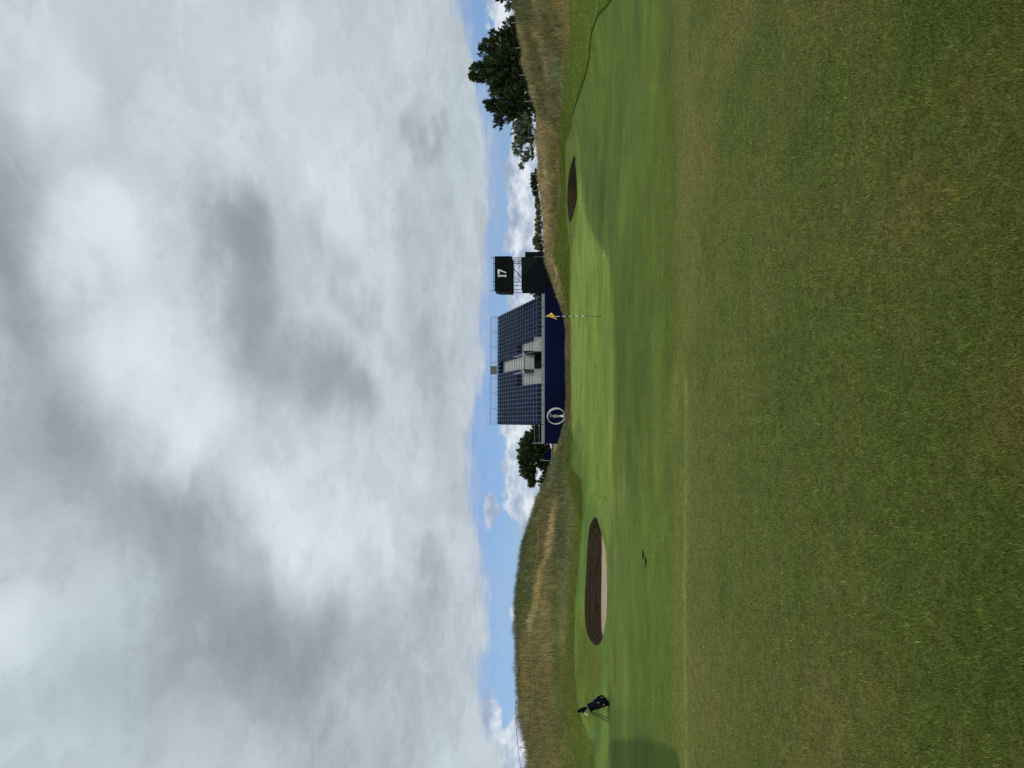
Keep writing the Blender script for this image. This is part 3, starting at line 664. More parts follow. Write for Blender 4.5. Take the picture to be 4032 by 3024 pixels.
gmix = np.clip((fbm(X/1.3+50, Y/1.3, 4, 131, .65)*3.2+.42), 0, 1)[:, None]
cb = canvas(px-8, py); gmix = gmix*np.clip(1.0-(cb[:, :1]-118)/35, .1, 1); cb = cb*(1-gmix*.5)+np.array([82, 88, 50.])*gmix*.5
cb = (cb*.90+cb.mean(1, keepdims=True)*.10)*np.array([.97, 1.0, 1.04])
c = s2l(cb)*KA*1.30*np.exp(rng.normal(0, .30, n)+cl*1.5+cl2*1.2)[:, None]
gm = rng.random(n); k = gm < .13; c[k] = s2l((176, 160, 114))*rng.uniform(.7, 1.15, k.sum())[:, None]
k = gm > .84; c[k] = s2l((70, 80, 44))*rng.uniform(.6, 1.1, k.sum())[:, None]
blades('dune_grass', X, Y, h, w, (-.18, 0), c, 'tall tan and green fescue waving over the dunes round the green', 'grass', .45, True)
# ------------------------------------------------------------------ grandstand
th = math.radians(2.9)
GO = P(2205, 1672, 75.0); GO.z = .55
gs = empty('grandstand', GO, th)
tag(gs, 'navy-seated scaffold grandstand with grey stairs and navy banner along its front', 'grandstand')
SW = 12.7/28; RD = .85; RR = .315; Z0 = 3.15-.55
def zi(i): return Z0+RR*i
mb = MB()
for i in range(17):
    spans = [(0, 12), (16, 28)] if i < 5 else [(0, 28)]
    for a, c_ in spans: mb.box(a*SW, c_*SW, RD*i+.002*i, RD*(i+1)+.3, zi(i)-.5, zi(i))
mb.build('terrace', M_terr, gs)
mb = MB()   # dark cladding closing both ends under the rows
for x0, x1 in ((-.06, -.01), (28*SW+.01, 28*SW+.10)):
    mb = MB()
    pl = [(0, -.1)]
    for i in range(17): pl += [(RD*i, zi(i)+.42), (RD*(i+1), zi(i)+.42)]
    pl += [(RD*17, -.1)]; k = len(pl)
    mb.add([(x0, y, z) for y, z in pl]+[(x1, y, z) for y, z in pl], [tuple(range(k)), tuple(range(2*k-1, k-1, -1))]+[(i, i+k, (i+1) % k+k, (i+1) % k) for i in range(k)])
    mb.build('side_cladding', M_dark, gs)
# seats
M_brk = mat('bracket_and_highlight_steel', C_(92, 104, 122), .5, .2, .3, 1.1)
sb = MB(); sw = SW*.80
sb.box(-sw/2, sw/2, .02, .44, .38, .43)
pr = [(-sw/2, .40), (sw/2, .40), (sw/2, .66), (sw/2-.06, .74), (-sw/2+.06, .74), (-sw/2, .66)]
pf = [(.37, .40), (.44, .67), (.55, .74), (.57, .72), (.47, .66), (.41, .40)]
k6 = len(pf); w1_, w2_ = sw/2, sw/2-.04
sb.add([((-w1_ if 0 < i < 5 and i not in (2, 3) else -w2_), y, z) for i, (y, z) in enumerate(pf)]+[((w1_ if 0 < i < 5 and i not in (2, 3) else w2_), y, z) for i, (y, z) in enumerate(pf)],
  [tuple(range(k6)), tuple(range(2*k6-1, k6-1, -1))]+[(i+k6, (i+1) % k6+k6, (i+1) % k6, i) for i in range(k6)])
sb.box(sw/2+.008, SW-sw/2-.008, .40, .46, .0, .70, 1)
sb.box(-.04, .04, .2, .46, .0, .38)
slist = []
for i in range(17):
    for c_ in range(28):
        if i < 8 and c_ in (9, 10, 11, 16, 17, 18): continue
        if i < 8 and 12 <= c_ < 16: continue
        if 8 <= i < 16 and c_ in (13, 14, 15): continue
        slist.append((i, c_))
seat0 = None; rest = MB()
for k, (i, c_) in enumerate(slist):
    loc = ((c_+.5)*SW, RD*i+.22, zi(i))
    if k < 100:
        if seat0 is None: seat0 = sb.build('seat', [M_seat, M_brk], gs); o = seat0
        else: o = seat0.copy(); COL.objects.link(o); o.parent = gs
        o.location = loc
    else: rest.add([(x+loc[0], y+loc[1], z+loc[2]) for x, y, z in sb.v], sb.f); rest.mi[-len(sb.f):] = sb.mi
o = rest.build('seat_rows', [M_seat, M_brk], gs); o['kind'] = 'stuff'
mb = MB(); mb.box(.02, 28*SW-.02, 17*RD-.16, 17*RD-.12, zi(16)-.1, zi(16)+.62); mb.build('back_panel', M_dark, gs)
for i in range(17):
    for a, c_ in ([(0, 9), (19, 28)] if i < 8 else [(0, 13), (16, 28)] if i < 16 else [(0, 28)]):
        mb = MB(); mb.box(a*SW+.02, c_*SW-.02, RD*i+.80, RD*i+.83, zi(i)+.775, zi(i)+.825); mb.build('row_highlight', M_brk, gs)  # pale strips added for the sky highlight along the seat-back tops
# stairs
def flight(c0, c1, rows_, name='stair_flight'):
    mb = MB()
    for i in rows_:
        mb.box(c0*SW+.02, c1*SW-.02, RD*i-.03, RD*(i+1)-.05, zi(i)-.02, zi(i)+.03)
        mb.box(c0*SW+.02, c1*SW-.02, RD*i-.06, RD*i-.035, zi(i)-.20, zi(i)+.025)
    for i in rows_: mb.box(c0*SW+.03, c1*SW-.03, RD*i-.032, RD*i+.0, zi(i)-.33, zi(i)-.021, 1)
    return mb.build(name, [M_step, M_dark], gs)
M_step = mat('pale_grey_step', C_(186, 186, 182), .7, 0, .12, 4)
flight(9, 12, range(2, 8)); flight(16, 19, range(2, 8)); flight(13, 16, range(8, 16))
def slats(x0, x1, y, z0, z1, gap=.09, r=.016):
    mb = MB(); mb.tube([(x0, y, z1), (x1, y, z1)], .03, 6); mb.tube([(x0, y, z0+.05), (x1, y, z0+.05)], .022, 6)
    mb.tube([(x0, y, z0), (x0, y, z1+.02)], .03, 6); mb.tube([(x1, y, z0), (x1, y, z1+.02)], .03, 6)
    x = x0+gap
    while x < x1-.03: mb.box(x-r, x+r, y-.01, y+.01, z0+.05, z1); x += gap
    return mb
for a, c_ in ((9, 12), (16, 19)):
    slats(a*SW, c_*SW, -.12, Z0, Z0+.95, .085, .024).build('slatted_gate', M_step, gs)
    mb = MB(); mb.box(a*SW+.02, c_*SW-.02, .0, 2*RD-.1, Z0+.003, Z0+.05); mb.build('landing', M_step, gs)
# tunnel opening
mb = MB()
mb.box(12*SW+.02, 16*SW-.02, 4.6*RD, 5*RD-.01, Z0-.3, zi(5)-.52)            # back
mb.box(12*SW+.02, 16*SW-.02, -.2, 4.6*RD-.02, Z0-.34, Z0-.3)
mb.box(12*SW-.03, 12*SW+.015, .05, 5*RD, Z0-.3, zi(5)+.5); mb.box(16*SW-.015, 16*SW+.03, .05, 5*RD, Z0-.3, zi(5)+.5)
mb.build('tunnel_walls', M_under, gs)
mb = MB(); mb.box(12.1*SW, 13.9*SW, 2.2, 2.25, Z0-.2, Z0+.95); mb.build('tunnel_screen', M_dark2, gs)
mb = MB()
mb.box(12*SW+.02, 16*SW-.02, 4.55*RD, 4.6*RD-.01, zi(5)-.53, zi(5)+.55)
mb.box(12*SW+.02, 16*SW-.02, 5*RD, 8*RD, zi(7)+.05, zi(7)+.10)
mb.build('landing_wall', M_step, gs)
mb = MB(); mb.tube([(12*SW, 4.5*RD, zi(5)+.62), (16*SW, 4.5*RD, zi(5)+.62)], .035, 8)
mb.build('landing_rail', M_rail, gs)
mb = MB(); mb.tube([(12*SW, 4.5*RD, zi(5)-.42), (16*SW, 4.5*RD, zi(5)-.42)], .05, 8); mb.build('lintel_bar', M_rail, gs)
for x in (12*SW, 16*SW):
    mb = MB()
    mb.tube([(x, -.1, Z0+.9), (x, RD*2, zi(2)+1.0), (x, RD*5, zi(5)+.95), (x, RD*8, zi(8)+.9)], .045, 6)
    for i in (0, 2, 5, 8): mb.tube([(x, RD*i-.1 if i == 0 else RD*i, zi(i)), (x, RD*i-.1 if i == 0 else RD*i, zi(i)+.9)], .03, 6)
    mb.build('stair_handrail', M_rail, gs)
# front walkway, fascia, banner
XL, XR = -1.85, 13.35; YF = -1.25
mb = MB(); mb.box(XL, XR, YF, -.02, Z0-.12, Z0-.02); mb.build('walkway_deck', M_terr, gs)
mb = MB(); x = XL; k = 0; XF = 28*SW+.05
while x < XF-.1:
    mb.box(x+.015, min(x+1.86, XF)-.015, YF-.05, YF-.01, Z0-.06, Z0+.24); x += 1.9
mb.build('fascia_board', M_galv, gs)
mb = MB(); nx = 60
for k in range(nx):
    a, c_ = XL+(XR-XL)*k/nx, XL+(XR-XL)*(k+1)/nx
    w0 = .012*math.sin(k*1.3)+.01*math.sin(k*.37); w1 = .012*math.sin((k+1)*1.3)+.01*math.sin((k+1)*.37)
    mb.add([(a, YF-.10+w0, -.5), (c_, YF-.10+w1, -.5), (c_, YF-.07, Z0-.065), (a, YF-.07, Z0-.065), (a, YF-.04, -.5), (c_, YF-.04, -.5), (c_, YF-.045, Z0-.065), (a, YF-.045, Z0-.065)], [(0, 1, 2, 3), (5, 4, 7, 6), (3, 2, 6, 7)])
ban = mb.build('front_banner', M_navy, gs, True)
mb = MB(); mb.box(28*SW+.12, XR, YF, .3, Z0-.5, Z0+.75); mb.build('corner_panel', M_dark, gs)
# emblem: a tapering silver ring with a jug trophy inside
E0 = P(2189, 1638, 73.7); ct, st_ = math.cos(-th), math.sin(-th)
ex = (E0.x-GO.x)*ct-(E0.y-GO.y)*st_; ez = E0.z-GO.z
mb = MB(); N = 64; yo = YF-.16
vs = []
for k in range(N):
    a = 2*math.pi*k/N; ox, oz = .82*math.cos(a), .88*math.sin(a)
    wd = .07+.14*max(0, math.cos(a-.6))**1.5+.07*max(0, math.cos(a-3.6))**2
    if abs(a-1.5*math.pi) < .12: wd = .07
    ix, iz = (.82-wd)*math.cos(a), (.88-wd)*math.sin(a)
    vs += [(ex+ox, yo, ez+oz), (ex+ix, yo, ez+iz), (ex+ox, yo+.03, ez+oz), (ex+ix, yo+.03, ez+iz)]
fs = []
for k in range(N):
    a, c_ = 4*k, 4*((k+1) % N); fs += [(a, a+1, c_+1, c_), (a+2, c_+2, c_+3, a+3), (a, c_, c_+2, a+2), (a+1, a+3, c_+3, c_+1)]
mb.add(vs, fs)
q = lambda x, z: (ex+x, ez+z)
JY0, JY1 = yo-.005, yo+.025
mb.prism([q(-.17, .22), q(.13, .22), q(.13, .15), q(-.17, .15)], JY0, JY1)           # jug shoulder
mb.prism([q(-.12, .147), q(-.05, .147), q(-.06, -.28), q(-.12, -.22)], JY0, JY1)
mb.prism([q(.06, .147), q(.11, .147), q(.11, -.22), q(.05, -.28)], JY0, JY1)
mb.prism([q(-.12, -.225), q(-.061, -.283), q(.049, -.283), q(.11, -.225), q(.05, -.36), q(-.05, -.36)], JY0-.002, JY1)
mb.prism([q(-.035, .223), q(.035, .223), q(.03, .45), q(-.03, .45)], JY0, JY1)        # neck
mb.prism([q(-.16, .60), q(-.12, .62), q(-.005, .455), q(-.03, .451)], JY0-.001, JY1)    # spout
mb.prism([q(.02, .453), q(.10, .56), q(.17, .60), q(.20, .54), q(.16, .44), q(.10, .46), q(.13, .50), q(.14, .54), q(.11, .53), q(.03, .44)], JY0-.003, JY1)
em = mb.build('emblem', M_silver, ban)
mb = MB(); mb.prism([q(-.06, -.363), q(.06, -.363), q(.15, -.74), q(-.15, -.74)], JY0-.004, JY1+.001); mb.build('emblem_foot', M_white, ban)
mb = MB(); mb.prism([q(-.045, .145), q(.055, .145), q(.045, -.282), q(-.055, -.282)], JY0+.008, JY1); mb.build('emblem_body', M_grey, ban)
# left end of the walkway
mb = MB(); mb.tube([(XL+.05, YF, Z0-.1), (XL+.05, YF, Z0+1.15)], .03, 6); mb.tube([(XL+.05, -.1, Z0-.1), (XL+.05, -.1, Z0+1.0)], .03, 6)
for zz in (.55, 1.0): mb.tube([(XL+.05, YF, Z0+zz), (XL+.05, -.1, Z0+zz)], .02, 6)
for zz in (.5, .95): mb.tube([(XL+.05, -.1, Z0+zz), (-.05, -.1, Z0+zz)], .012, 6)
mb.build('walkway_end_rail', M_rail, gs)
# back rail
yb = 17*RD-.05; zb = zi(16)
mb = MB(); mb.tube([(0, yb, zb), (0, yb, zb+1.65), (28*SW, yb, zb+1.65), (28*SW, yb, zb)], .035, 6)
mb.tube([(0, yb, zb+.95), (28*SW, yb, zb+.95)], .02, 6)
nb = 7
for k in range(nb+1):
    x = 28*SW*k/nb; mb.tube([(x, yb, zb), (x, yb, zb+1.65)], .035, 6)
    if k < nb:
        mb.tube([(x+.12, yb, zb+.95), (x+.12, yb, zb+1.55), (x+28*SW/nb-.12, yb, zb+1.55), (x+28*SW/nb-.12, yb, zb+.95)], .018, 6)
        for j in range(12):
            xx = x+.2+j*(28*SW/nb-.4)/11
            mb.box(xx-.008, xx+.008, yb-.008, yb+.008, zb+.95, zb+1.55)
mb.build('back_rail', M_rail, gs)
mb = MB(); mb.box(12.9*SW, 15.1*SW, yb-.06, yb-.04, zb+.85, zb+1.60); mb.build('rail_sign', M_grey, gs)
mb = MB()   # scaffold legs at the back
for k in range(8):
    x = .3+k*1.73
    mb.tube([(x, 17*RD+.2, -.3), (x, 17*RD+.2, zb-.1)], .04, 6)
    if k < 7: mb.tube([(x, 17*RD+.2, .2), (x+1.73, 17*RD+.2, 3.2)], .03, 6); mb.tube([(x, 17*RD+.2, 3.2), (x+1.73, 17*RD+.2, 3.2)], .03, 6)
mb.build('scaffold_frame', M_galv, gs)
# ------------------------------------------------------------------ tower with the number 17
TY = 76.0
def tp(px, py): v = P(px, py, TY); return v.x, v.z
x0, _ = tp(2056, 1143); x1, _ = tp(2056, 1012); tcx = (x0+x1)/2
tw = empty('camera_tower', (tcx, TY, .6)); tag(tw, 'black clad tower with white number 17 and open scaffold gap under its top box', 'tower')
def L(px, py): x, z = tp(px, py); return x-tcx, z-.6
DP = 2.6
xa, zt = L(2056, 1143); xb, _ = L(2056, 1012)
mb = MB(); mb.box(xa, xb, 0, DP, -.4, zt); mb.build('lower_cladding', M_dark, tw)
mb = MB(); d1 = L(2057, 1095); d2 = L(2128, 1012)
mb.prism([(xa+.02, d1[1]-.02), (d1[0]+.1, d1[1]-.02), (d2[0]-.03, d2[1]), (d2[0]-.03, d1[1]-.02)], -.03, -.003); mb.build('fold_shading', M_dark2, tw)  # lighter triangle stands in for the shading of a fold in the cladding
mb = MB(); c0 = L(2067, 1011.5); c1 = L(2150, 989); mb.box(c0[0]+.003, c1[0], .3, 2.0, -.4, c0[1]); mb.build('side_annex', M_dark, tw)
mb = MB(); a0 = L(2100, 1011); mb.box(xb-.02, xb+.03, -.05, -.035, -.3, a0[1]); mb.build('edge_strip', M_grey, tw)
# upper box
ua, uz1 = L(1948, 1146); ub, uz0 = L(2004, 1009)
mb = MB(); mb.box(ua, ub, -.10, DP+.1, uz0+.02, uz1); mb.build('top_box', M_dark, tw)
mb = MB(); mb.box(ua-.07, ub-.0, -.05, DP+.4, uz0-.26, uz0+.018); mb.build('platform', M_under, tw)
mb = MB()
for (a, c_) in ((ua-.08, ua-.02),): mb.box(a, c_, .0, DP, uz0+.03, uz1-.35)
mb.build('side_return', M_dark2, tw)
mb = MB()
for x in (xa+.06, xb-.06, xb-.25, L(2030, 1111)[0]):
    for y in ((.08, DP-.1)): mb.tube([(x, y, zt), (x, y, uz0-.26)], .035, 6)
for (p_, q2, r) in (((2020, 1054), (2052, 1092), .05), ((2024, 1054), (2055, 1022), .025), ((2033, 1064), (2056, 1034), .025), ((2026, 1112), (2026, 1020), .022), ((2043, 1112), (2043, 1020), .022), ((2016, 1085), (2028, 1072), .02), ((2028, 1092), (2050, 1108), .02)):
    u, v = L(*p_), L(*q2); mb.tube([(u[0], .08, u[1]), (v[0], .08, v[1])], r, 6)
for yy in (.08, DP-.1): mb.tube([(xa, yy, zt+.04), (xb, yy, zt+.04)], .04, 6); mb.tube([(xa, yy, uz0-.30), (xb, yy, uz0-.30)], .04, 6)
for xx in (xa+.06, xb-.06): mb.tube([(xx, .08, zt+.04), (xx, DP-.1, zt+.04)], .035, 6)
mb.build('scaffold_frame', M_under, tw)
mb = MB(); r0 = L(1944, 1140); pt = L(1931, 1140)
mb.tube([(ua+.05, 0, r0[1]), (ub-.12, 0, r0[1])], .03, 6)
for x in (ua+.05, ub-.13): mb.tube([(x, 0, uz1), (x, 0, pt[1])], .03, 6)
for x in (L(0, 1111)[0]*0+ua+.95, ub-.75): mb.tube([(x, 0, uz1), (x, 0, r0[1]+.08)], .045, 6)
mb.build('roof_rail', M_under, tw)
# the number 17, serif 1 and heavy-topped 7
t1 = L(1959.5, 1092.5); t2 = L(1993.5, 1061.5); Hn = t1[1]-t2[1]; U = Hn/255
def g17(x, y): return (t2[0]-(x-600)*U, t1[1]-(y-435)*U)       # (row, column) of the enlarged glyph
mb = MB()
mb.prism([g17(768, 478), g17(806, 478), g17(806, 668), g17(768, 668)], -.15, -.105)
mb.prism([g17(768, 440), g17(785, 440), g17(830, 468), g17(830, 486), g17(806, 477.5), g17(768, 477.5)], -.151, -.105)
mb.prism([g17(748, 668.5), g17(835, 668.5), g17(835, 690), g17(748, 690)], -.152, -.105)
mb.prism([g17(600, 438), g17(744, 438), g17(744, 496), g17(600, 496)], -.15, -.105)
mb.prism([g17(600, 496.5), g17(640, 496.5), g17(708, 672), g17(708, 690), g17(682, 690)], -.151, -.105)
mb.build('number_seventeen', M_white, tw)
# ------------------------------------------------------------------ plywood screen, navy shelter and pole behind the dune on the left
def boxpx(name, pxt, pxb, pya, pyb, Y, d, m_, parent=None, root=None):
    a = P(pxt, pya, Y); c_ = P(pxb, pyb, Y); mb = MB(); o = root.location if root else Vector((0, 0, 0))
    mb.box(min(a.x, c_.x)-o.x, max(a.x, c_.x)-o.x, Y-o.y, Y+d-o.y, min(a.z, c_.z)-o.z, max(a.z, c_.z)-o.z)
    return mb.build(name, m_, root)
pr_ = P(2205, 1780, 82); r = empty('plywood_screen', (pr_.x, 82, .8)); tag(r, 'pale plywood screen standing between the grandstand and the dune', 'screen')
boxpx('board', 2177, 2210, 1747, 1812, 82, .06, M_wood, root=r)
boxpx('top_rail', 2171.5, 2174.5, 1747, 1812, 81.9, .1, M_wood, root=r)
boxpx('gap_strip', 2174.6, 2176.9, 1747, 1812, 82.03, .05, M_under, root=r)
pr_ = P(2205, 1797, 84); r = empty('navy_shelter', (pr_.x, 84, .8)); tag(r, 'small navy canvas shelter standing under the pine behind the plywood screen', 'shelter')
mb = MB(); a = P(2141, 1790, 84); e = P(2168, 1812, 84); k = P(2168, 1770, 84)
mb.prism([(k.x-pr_.x, -.3), (e.x-pr_.x, -.3), (e.x-pr_.x, P(2152, 1812, 84).z-.8), (a.x-pr_.x, a.z-.8), (k.x-pr_.x, k.z-.8+.2)], 0, 1.6)
mb.build('canvas', M_navy, r)
mb = MB(); e = P(2132, 1813, 83.8); mb.tube([(e.x-pr_.x, -.2, -.3), (e.x-pr_.x, -.2, e.z-.8)], .04, 6); mb.build('pole', M_rail, r)
# ------------------------------------------------------------------ flagstick
FB = hit(2367, 1244.8)
fl = empty('flagstick', FB); tag(fl, 'golf flagstick with yellow flag and white banded pole standing in the putting green', 'flagstick')
def fz(px): return P(px, 1244.8, FB.y).z-FB.z
ftop = fz(2149)
M_pdark = mat('dark_pole_paint', C_(26, 36, 30), .5, 0, .1, 10)
mb = MB(); mb.tube([(0, 0, -.1), (0, 0, fz(2301))], .0095, 10); mb.build('lower_pole', M_pdark, fl)
edges_ = [2301, 2287, 2277, 2263, 2251.5, 2239, 2227, 2213, 2203, 2149]
for k in range(len(edges_)-1):
    mb = MB(); mb.tube([(0, 0, fz(edges_[k])), (0, 0, fz(edges_[k+1]))], .0135, 10)
    mb.build('pole_band', M_white if k % 2 == 0 else M_pdark, fl)
def flc(px, py, dy=0): v = P(px, py, FB.y); return (v.x-FB.x, dy, v.z-FB.z)
NU, NV = 14, 10; vs = []
for iu in range(NU):
    u = iu/(NU-1)                      # along the hoist, top to bottom
    for iv in range(NV):
        v_ = iv/(NV-1)                 # from the pole outwards and round
        hp = (2150+36*u, 1244.8)
        # first fold swings to the right, the rest hangs back left and down
        rp = (2151+25*u**.9, 1244.5-14.0*min(1, u*1.15) if u < .85 else 1244.5-14.0*(1-(u-.85)*3))
        lp = (2153+43*u, 1246+14.5*u**1.4)
        if v_ < .45: t_ = v_/.45; p_ = [hp[i]*(1-t_)+rp[i]*t_ for i in (0, 1)]
        else: t_ = (v_-.45)/.55; p_ = [rp[i]*(1-t_)+lp[i]*t_ for i in (0, 1)]
        dy = -.02-.035*math.sin(v_*math.pi*2.5)*u-.03*u*v_+.012*math.sin(u*9+v_*7)
        vs.append(flc(p_[0]+1.2*math.sin(u*11+v_*6)*u, p_[1], dy))
mb = MB(); mb.add(vs, [(i*NV+j, i*NV+j+1, (i+1)*NV+j+1, (i+1)*NV+j) for i in range(NU-1) for j in range(NV-1)])
fo = mb.build('flag', M_yellow, fl, True)
md = fo.modifiers.new('thickness', 'SOLIDIFY'); md.thickness = .003
mb = MB(); N = 20; mb.add([(.054*math.cos(2*math.pi*k/N), .054*math.sin(2*math.pi*k/N), z) for z in (-.06, .006) for k in range(N)]+[(.066*math.cos(2*math.pi*k/N), .066*math.sin(2*math.pi*k/N), .006) for k in range(N)],
    [tuple(range(N))]+[(k, (k+1) % N, N+(k+1) % N, N+k) for k in range(N)]+[(N+k, N+(k+1) % N, 2*N+(k+1) % N, 2*N+k) for k in range(N)])
o = mb.build('golf_hole', M_hole); o.location = FB; tag(o, 'dark round hole in the green at the foot of the flagstick', 'golf hole')
# ------------------------------------------------------------------ golf ball
import bmesh
bm = bmesh.new(); bmesh.ops.create_icosphere(bm, subdivisions=4, radius=.0255)
for f in list(bm.verts):
    d = f.co.normalized(); k = math.cos(d.x*28)*math.cos(d.y*28)*math.cos(d.z*28); f.co = d*(.0255-.0006*max(0, k))
me = bpy.data.meshes.new('golf_ball'); bm.to_mesh(me); bm.free(); me.materials.append(M_white)
for p in me.polygons: p.use_smooth = True
o = bpy.data.objects.new('golf_ball', me); COL.objects.link(o); BP = hit(2379.5, 1007); o.location = BP+Vector((0, 0, .026))
tag(o, 'white golf ball lying on the putting green short of the far bunker', 'golf ball')
# ------------------------------------------------------------------ divots
for (px, py, lab) in ((2534, 2186, 'dark divot hole in the fairway, the one nearer the bunker'), (2545, 2212, 'dark divot hole in the fairway, the one nearer the golf bag')):
    p0 = hit(px, py); mb = MB(); N = 24; vs = []
    for (rr, z) in ((1.0, .005), (.86, .016), (.62, -.0)):
        for k in range(N):
            a = 2*math.pi*k/N; j = 1+.16*math.sin(3*a+px)+.08*math.sin(7*a); vs.append((.088*rr*j*math.cos(a), .052*rr*j*math.sin(a), z+.004*math.sin(5*a)))
    vs.append((0, 0, -.002))
    mb.add(vs, [(r_*N+k, r_*N+(k+1) % N, (r_+1)*N+(k+1) % N, (r_+1)*N+k) for r_ in (0, 1) for k in range(N)]+[(2*N+k, 2*N+(k+1) % N, 3*N) for k in range(N)])
    o = mb.build('divot', M_hole); o.location = p0+Vector((0, 0, .004)); o.rotation_euler.z = .25; tag(o, lab, 'divot', 'pair of divots on the fairway')
# ------------------------------------------------------------------ golf bag
BY = 24.6; B0 = hit(2400, 2759); BY = B0.y
bg_ = empty('golf_bag', B0); tag(bg_, 'dark navy stand bag of clubs with white towel, leaning on its legs on the apron', 'golf bag')
def bl(px, py, dy=0): v = P(px, py, BY); return Vector((v.x-B0.x, dy, v.z-B0.z))
def loft(secs, n=20):      # secs: (centre, half width, half depth) rings square to the axis
    ax = (secs[-1][0]-secs[0][0]).normalized(); u = Vector((0, 1, 0)).cross(ax).normalized(); vs = []
    for c0_, rw, rd in secs:
        for k in range(n):
            a = 2*math.pi*k/n; ca, sa = math.cos(a), math.sin(a)
            vs.append(c0_+u*rw*math.copysign(abs(ca)**.8, ca)+Vector((0, 1, 0))*rd*math.copysign(abs(sa)**.8, sa))
    fs = [(i*n+k, i*n+(k+1) % n, (i+1)*n+(k+1) % n, (i+1)*n+k) for i in range(len(secs)-1) for k in range(n)]
    fs += [tuple(range(n-1, -1, -1)), tuple((len(secs)-1)*n+k for k in range(n))]
    mb = MB(); mb.add(vs, fs); return mb
c0_ = bl(2396, 2760, 0)+Vector((0, 0, .03)); c1_ = bl(2318, 2798.5, .22)
A_ = lambda t: c0_.lerp(c1_, t)
loft([(A_(0), .125, .11), (A_(.06), .135, .12), (A_(.5), .132, .125), (A_(.92), .128, .12), (A_(1), .125, .12)]).build('bag_body', M_black, bg_, True)
loft([(A_(.975), .132, .127), (A_(1.01), .132, .127)]).build('top_cuff', M_grey, bg_, True)
axd = (c1_-c0_).normalized(); sd_ = Vector((0, 1, 0)).cross(axd).normalized()
if sd_.x < 0: sd_ = -sd_
loft([(A_(.18)+sd_*.08, .05, .08), (A_(.25)+sd_*.10, .09, .10), (A_(.55)+sd_*.10, .09, .10), (A_(.72)+sd_*.07, .04, .07)]).build('side_pocket', M_navyf, bg_, True)
loft([(A_(.10)+Vector((0, -.09, 0)), .06, .05), (A_(.14)+Vector((0, -.12, 0)), .09, .07), (A_(.42)+Vector((0, -.12, 0)), .09, .07), (A_(.5)+Vector((0, -.09, 0)), .06, .04)]).build('ball_pocket', M_black, bg_, True)
for (px, py) in ((2354, 2759), (2375, 2765)):
    v = bl(px, py, -.20 if px > 2370 else -.155); mb = MB(); mb.prism([(v.x-.025, v.z-.035), (v.x+.02, v.z-.045), (v.x+.03, v.z+.02), (v.x-.01, v.z+.04)], v.y-.01, v.y); mb.build('logo_patch', M_grey, bg_)
mb = MB(); h1 = bl(2344, 2756, -.02); mb.tube([bl(2345, 2758, -.03), bl(2352, 2744, -.05), bl(2366, 2737, -.06), bl(2376, 2739, -.05), bl(2374, 2749, -.03)], [.02, .03, .032, .026, .02], 8); mb.build('carry_handle', M_black, bg_, True)
mb = MB(); mb.tube([bl(2314, 2787, -.02), bl(2322, 2776, -.06), bl(2336, 2762, -.07), bl(2352, 2750, -.06)], [.012, .016, .016, .012], 6); mb.build('shoulder_strap', M_navyf, bg_, True)
for (ea, eb) in (((2397, 2836), (.14)), ((2394, 2842), (.0))):
    mb = MB(); g_ = bl(ea[0], ea[1], 0); e_ = Vector((g_.x, eb, 0.0)); e_.z = float(zat(np.array([B0.x+g_.x]), np.array([B0.y+eb]))[0])-B0.z+.008
    mb.tube([bl(2323, 2809, .16 if eb > .1 else .08), e_+Vector((0, 0, .01))], .014, 8); mb.tube([e_, e_+Vector((-.03, 0, 0))], .014, 8); mb.build('stand_leg', M_green_leg, bg_)
mb = MB(); mb.tube([bl(2398, 2776, .02), bl(2398, 2806, .1), bl(2398, 2835, .15)], .006, 6); mb.build('stand_linkage', M_black, bg_); mb = MB(); mb.tube([bl(2362, 2792, .05), bl(2345, 2812, .1)], .005, 6); mb.build('stand_linkage', M_black, bg_)
random.seed(3)
heads = [(2280, 2812, .055, M_black), (2290, 2806, .05, M_navyf), (2296, 2812, .045, M_navyf), (2300, 2800, .045, M_black), (2304, 2808, .045, M_navyf)]
for (px, py, r_, mm) in heads:
    e_ = bl(px, py, .25+random.uniform(-.06, .06)); s_ = A_(.98)+Vector((random.uniform(-.05, .05), random.uniform(-.05, .05), 0))
    mb = MB(); mb.tube([s_, s_.lerp(e_, .55), s_.lerp(e_, .75), e_, e_+(e_-s_).normalized()*.05], [.008, .012, r_*.75, r_, r_*.55], 10); mb.build('golf_club', mm, bg_, True)
for k in range(5):
    s_ = A_(.98)+Vector((random.uniform(-.08, .08), random.uniform(-.08, .06), 0)); e_ = s_+axd*random.uniform(.12, .2)+Vector((random.uniform(-.04, .02), 0, 0))
    mb = MB(); mb.tube([s_, e_], .006, 6); mb.box(e_.x-.04, e_.x+.01, e_.y-.012, e_.y+.012, e_.z-.02, e_.z+.03); mb.build('golf_club', M_galv, bg_)
mb = MB(); tv = []
for i in range(7):
    for j in range(5):
        px = 2301+14*i/6; py = 2812+5*(i/6)**.7+7*(j/4)*(0.5+.5*i/6)
        v = bl(px, py, .12-.03*math.sin(j*1.9+i)); tv.append(v)
mb.add(tv, [(i*5+j, i*5+j+1, (i+1)*5+j+1, (i+1)*5+j) for i in range(6) for j in range(4)])
to = mb.build('towel', M_white, bg_, True); md = to.modifiers.new('t', 'SOLIDIFY'); md.thickness = .012
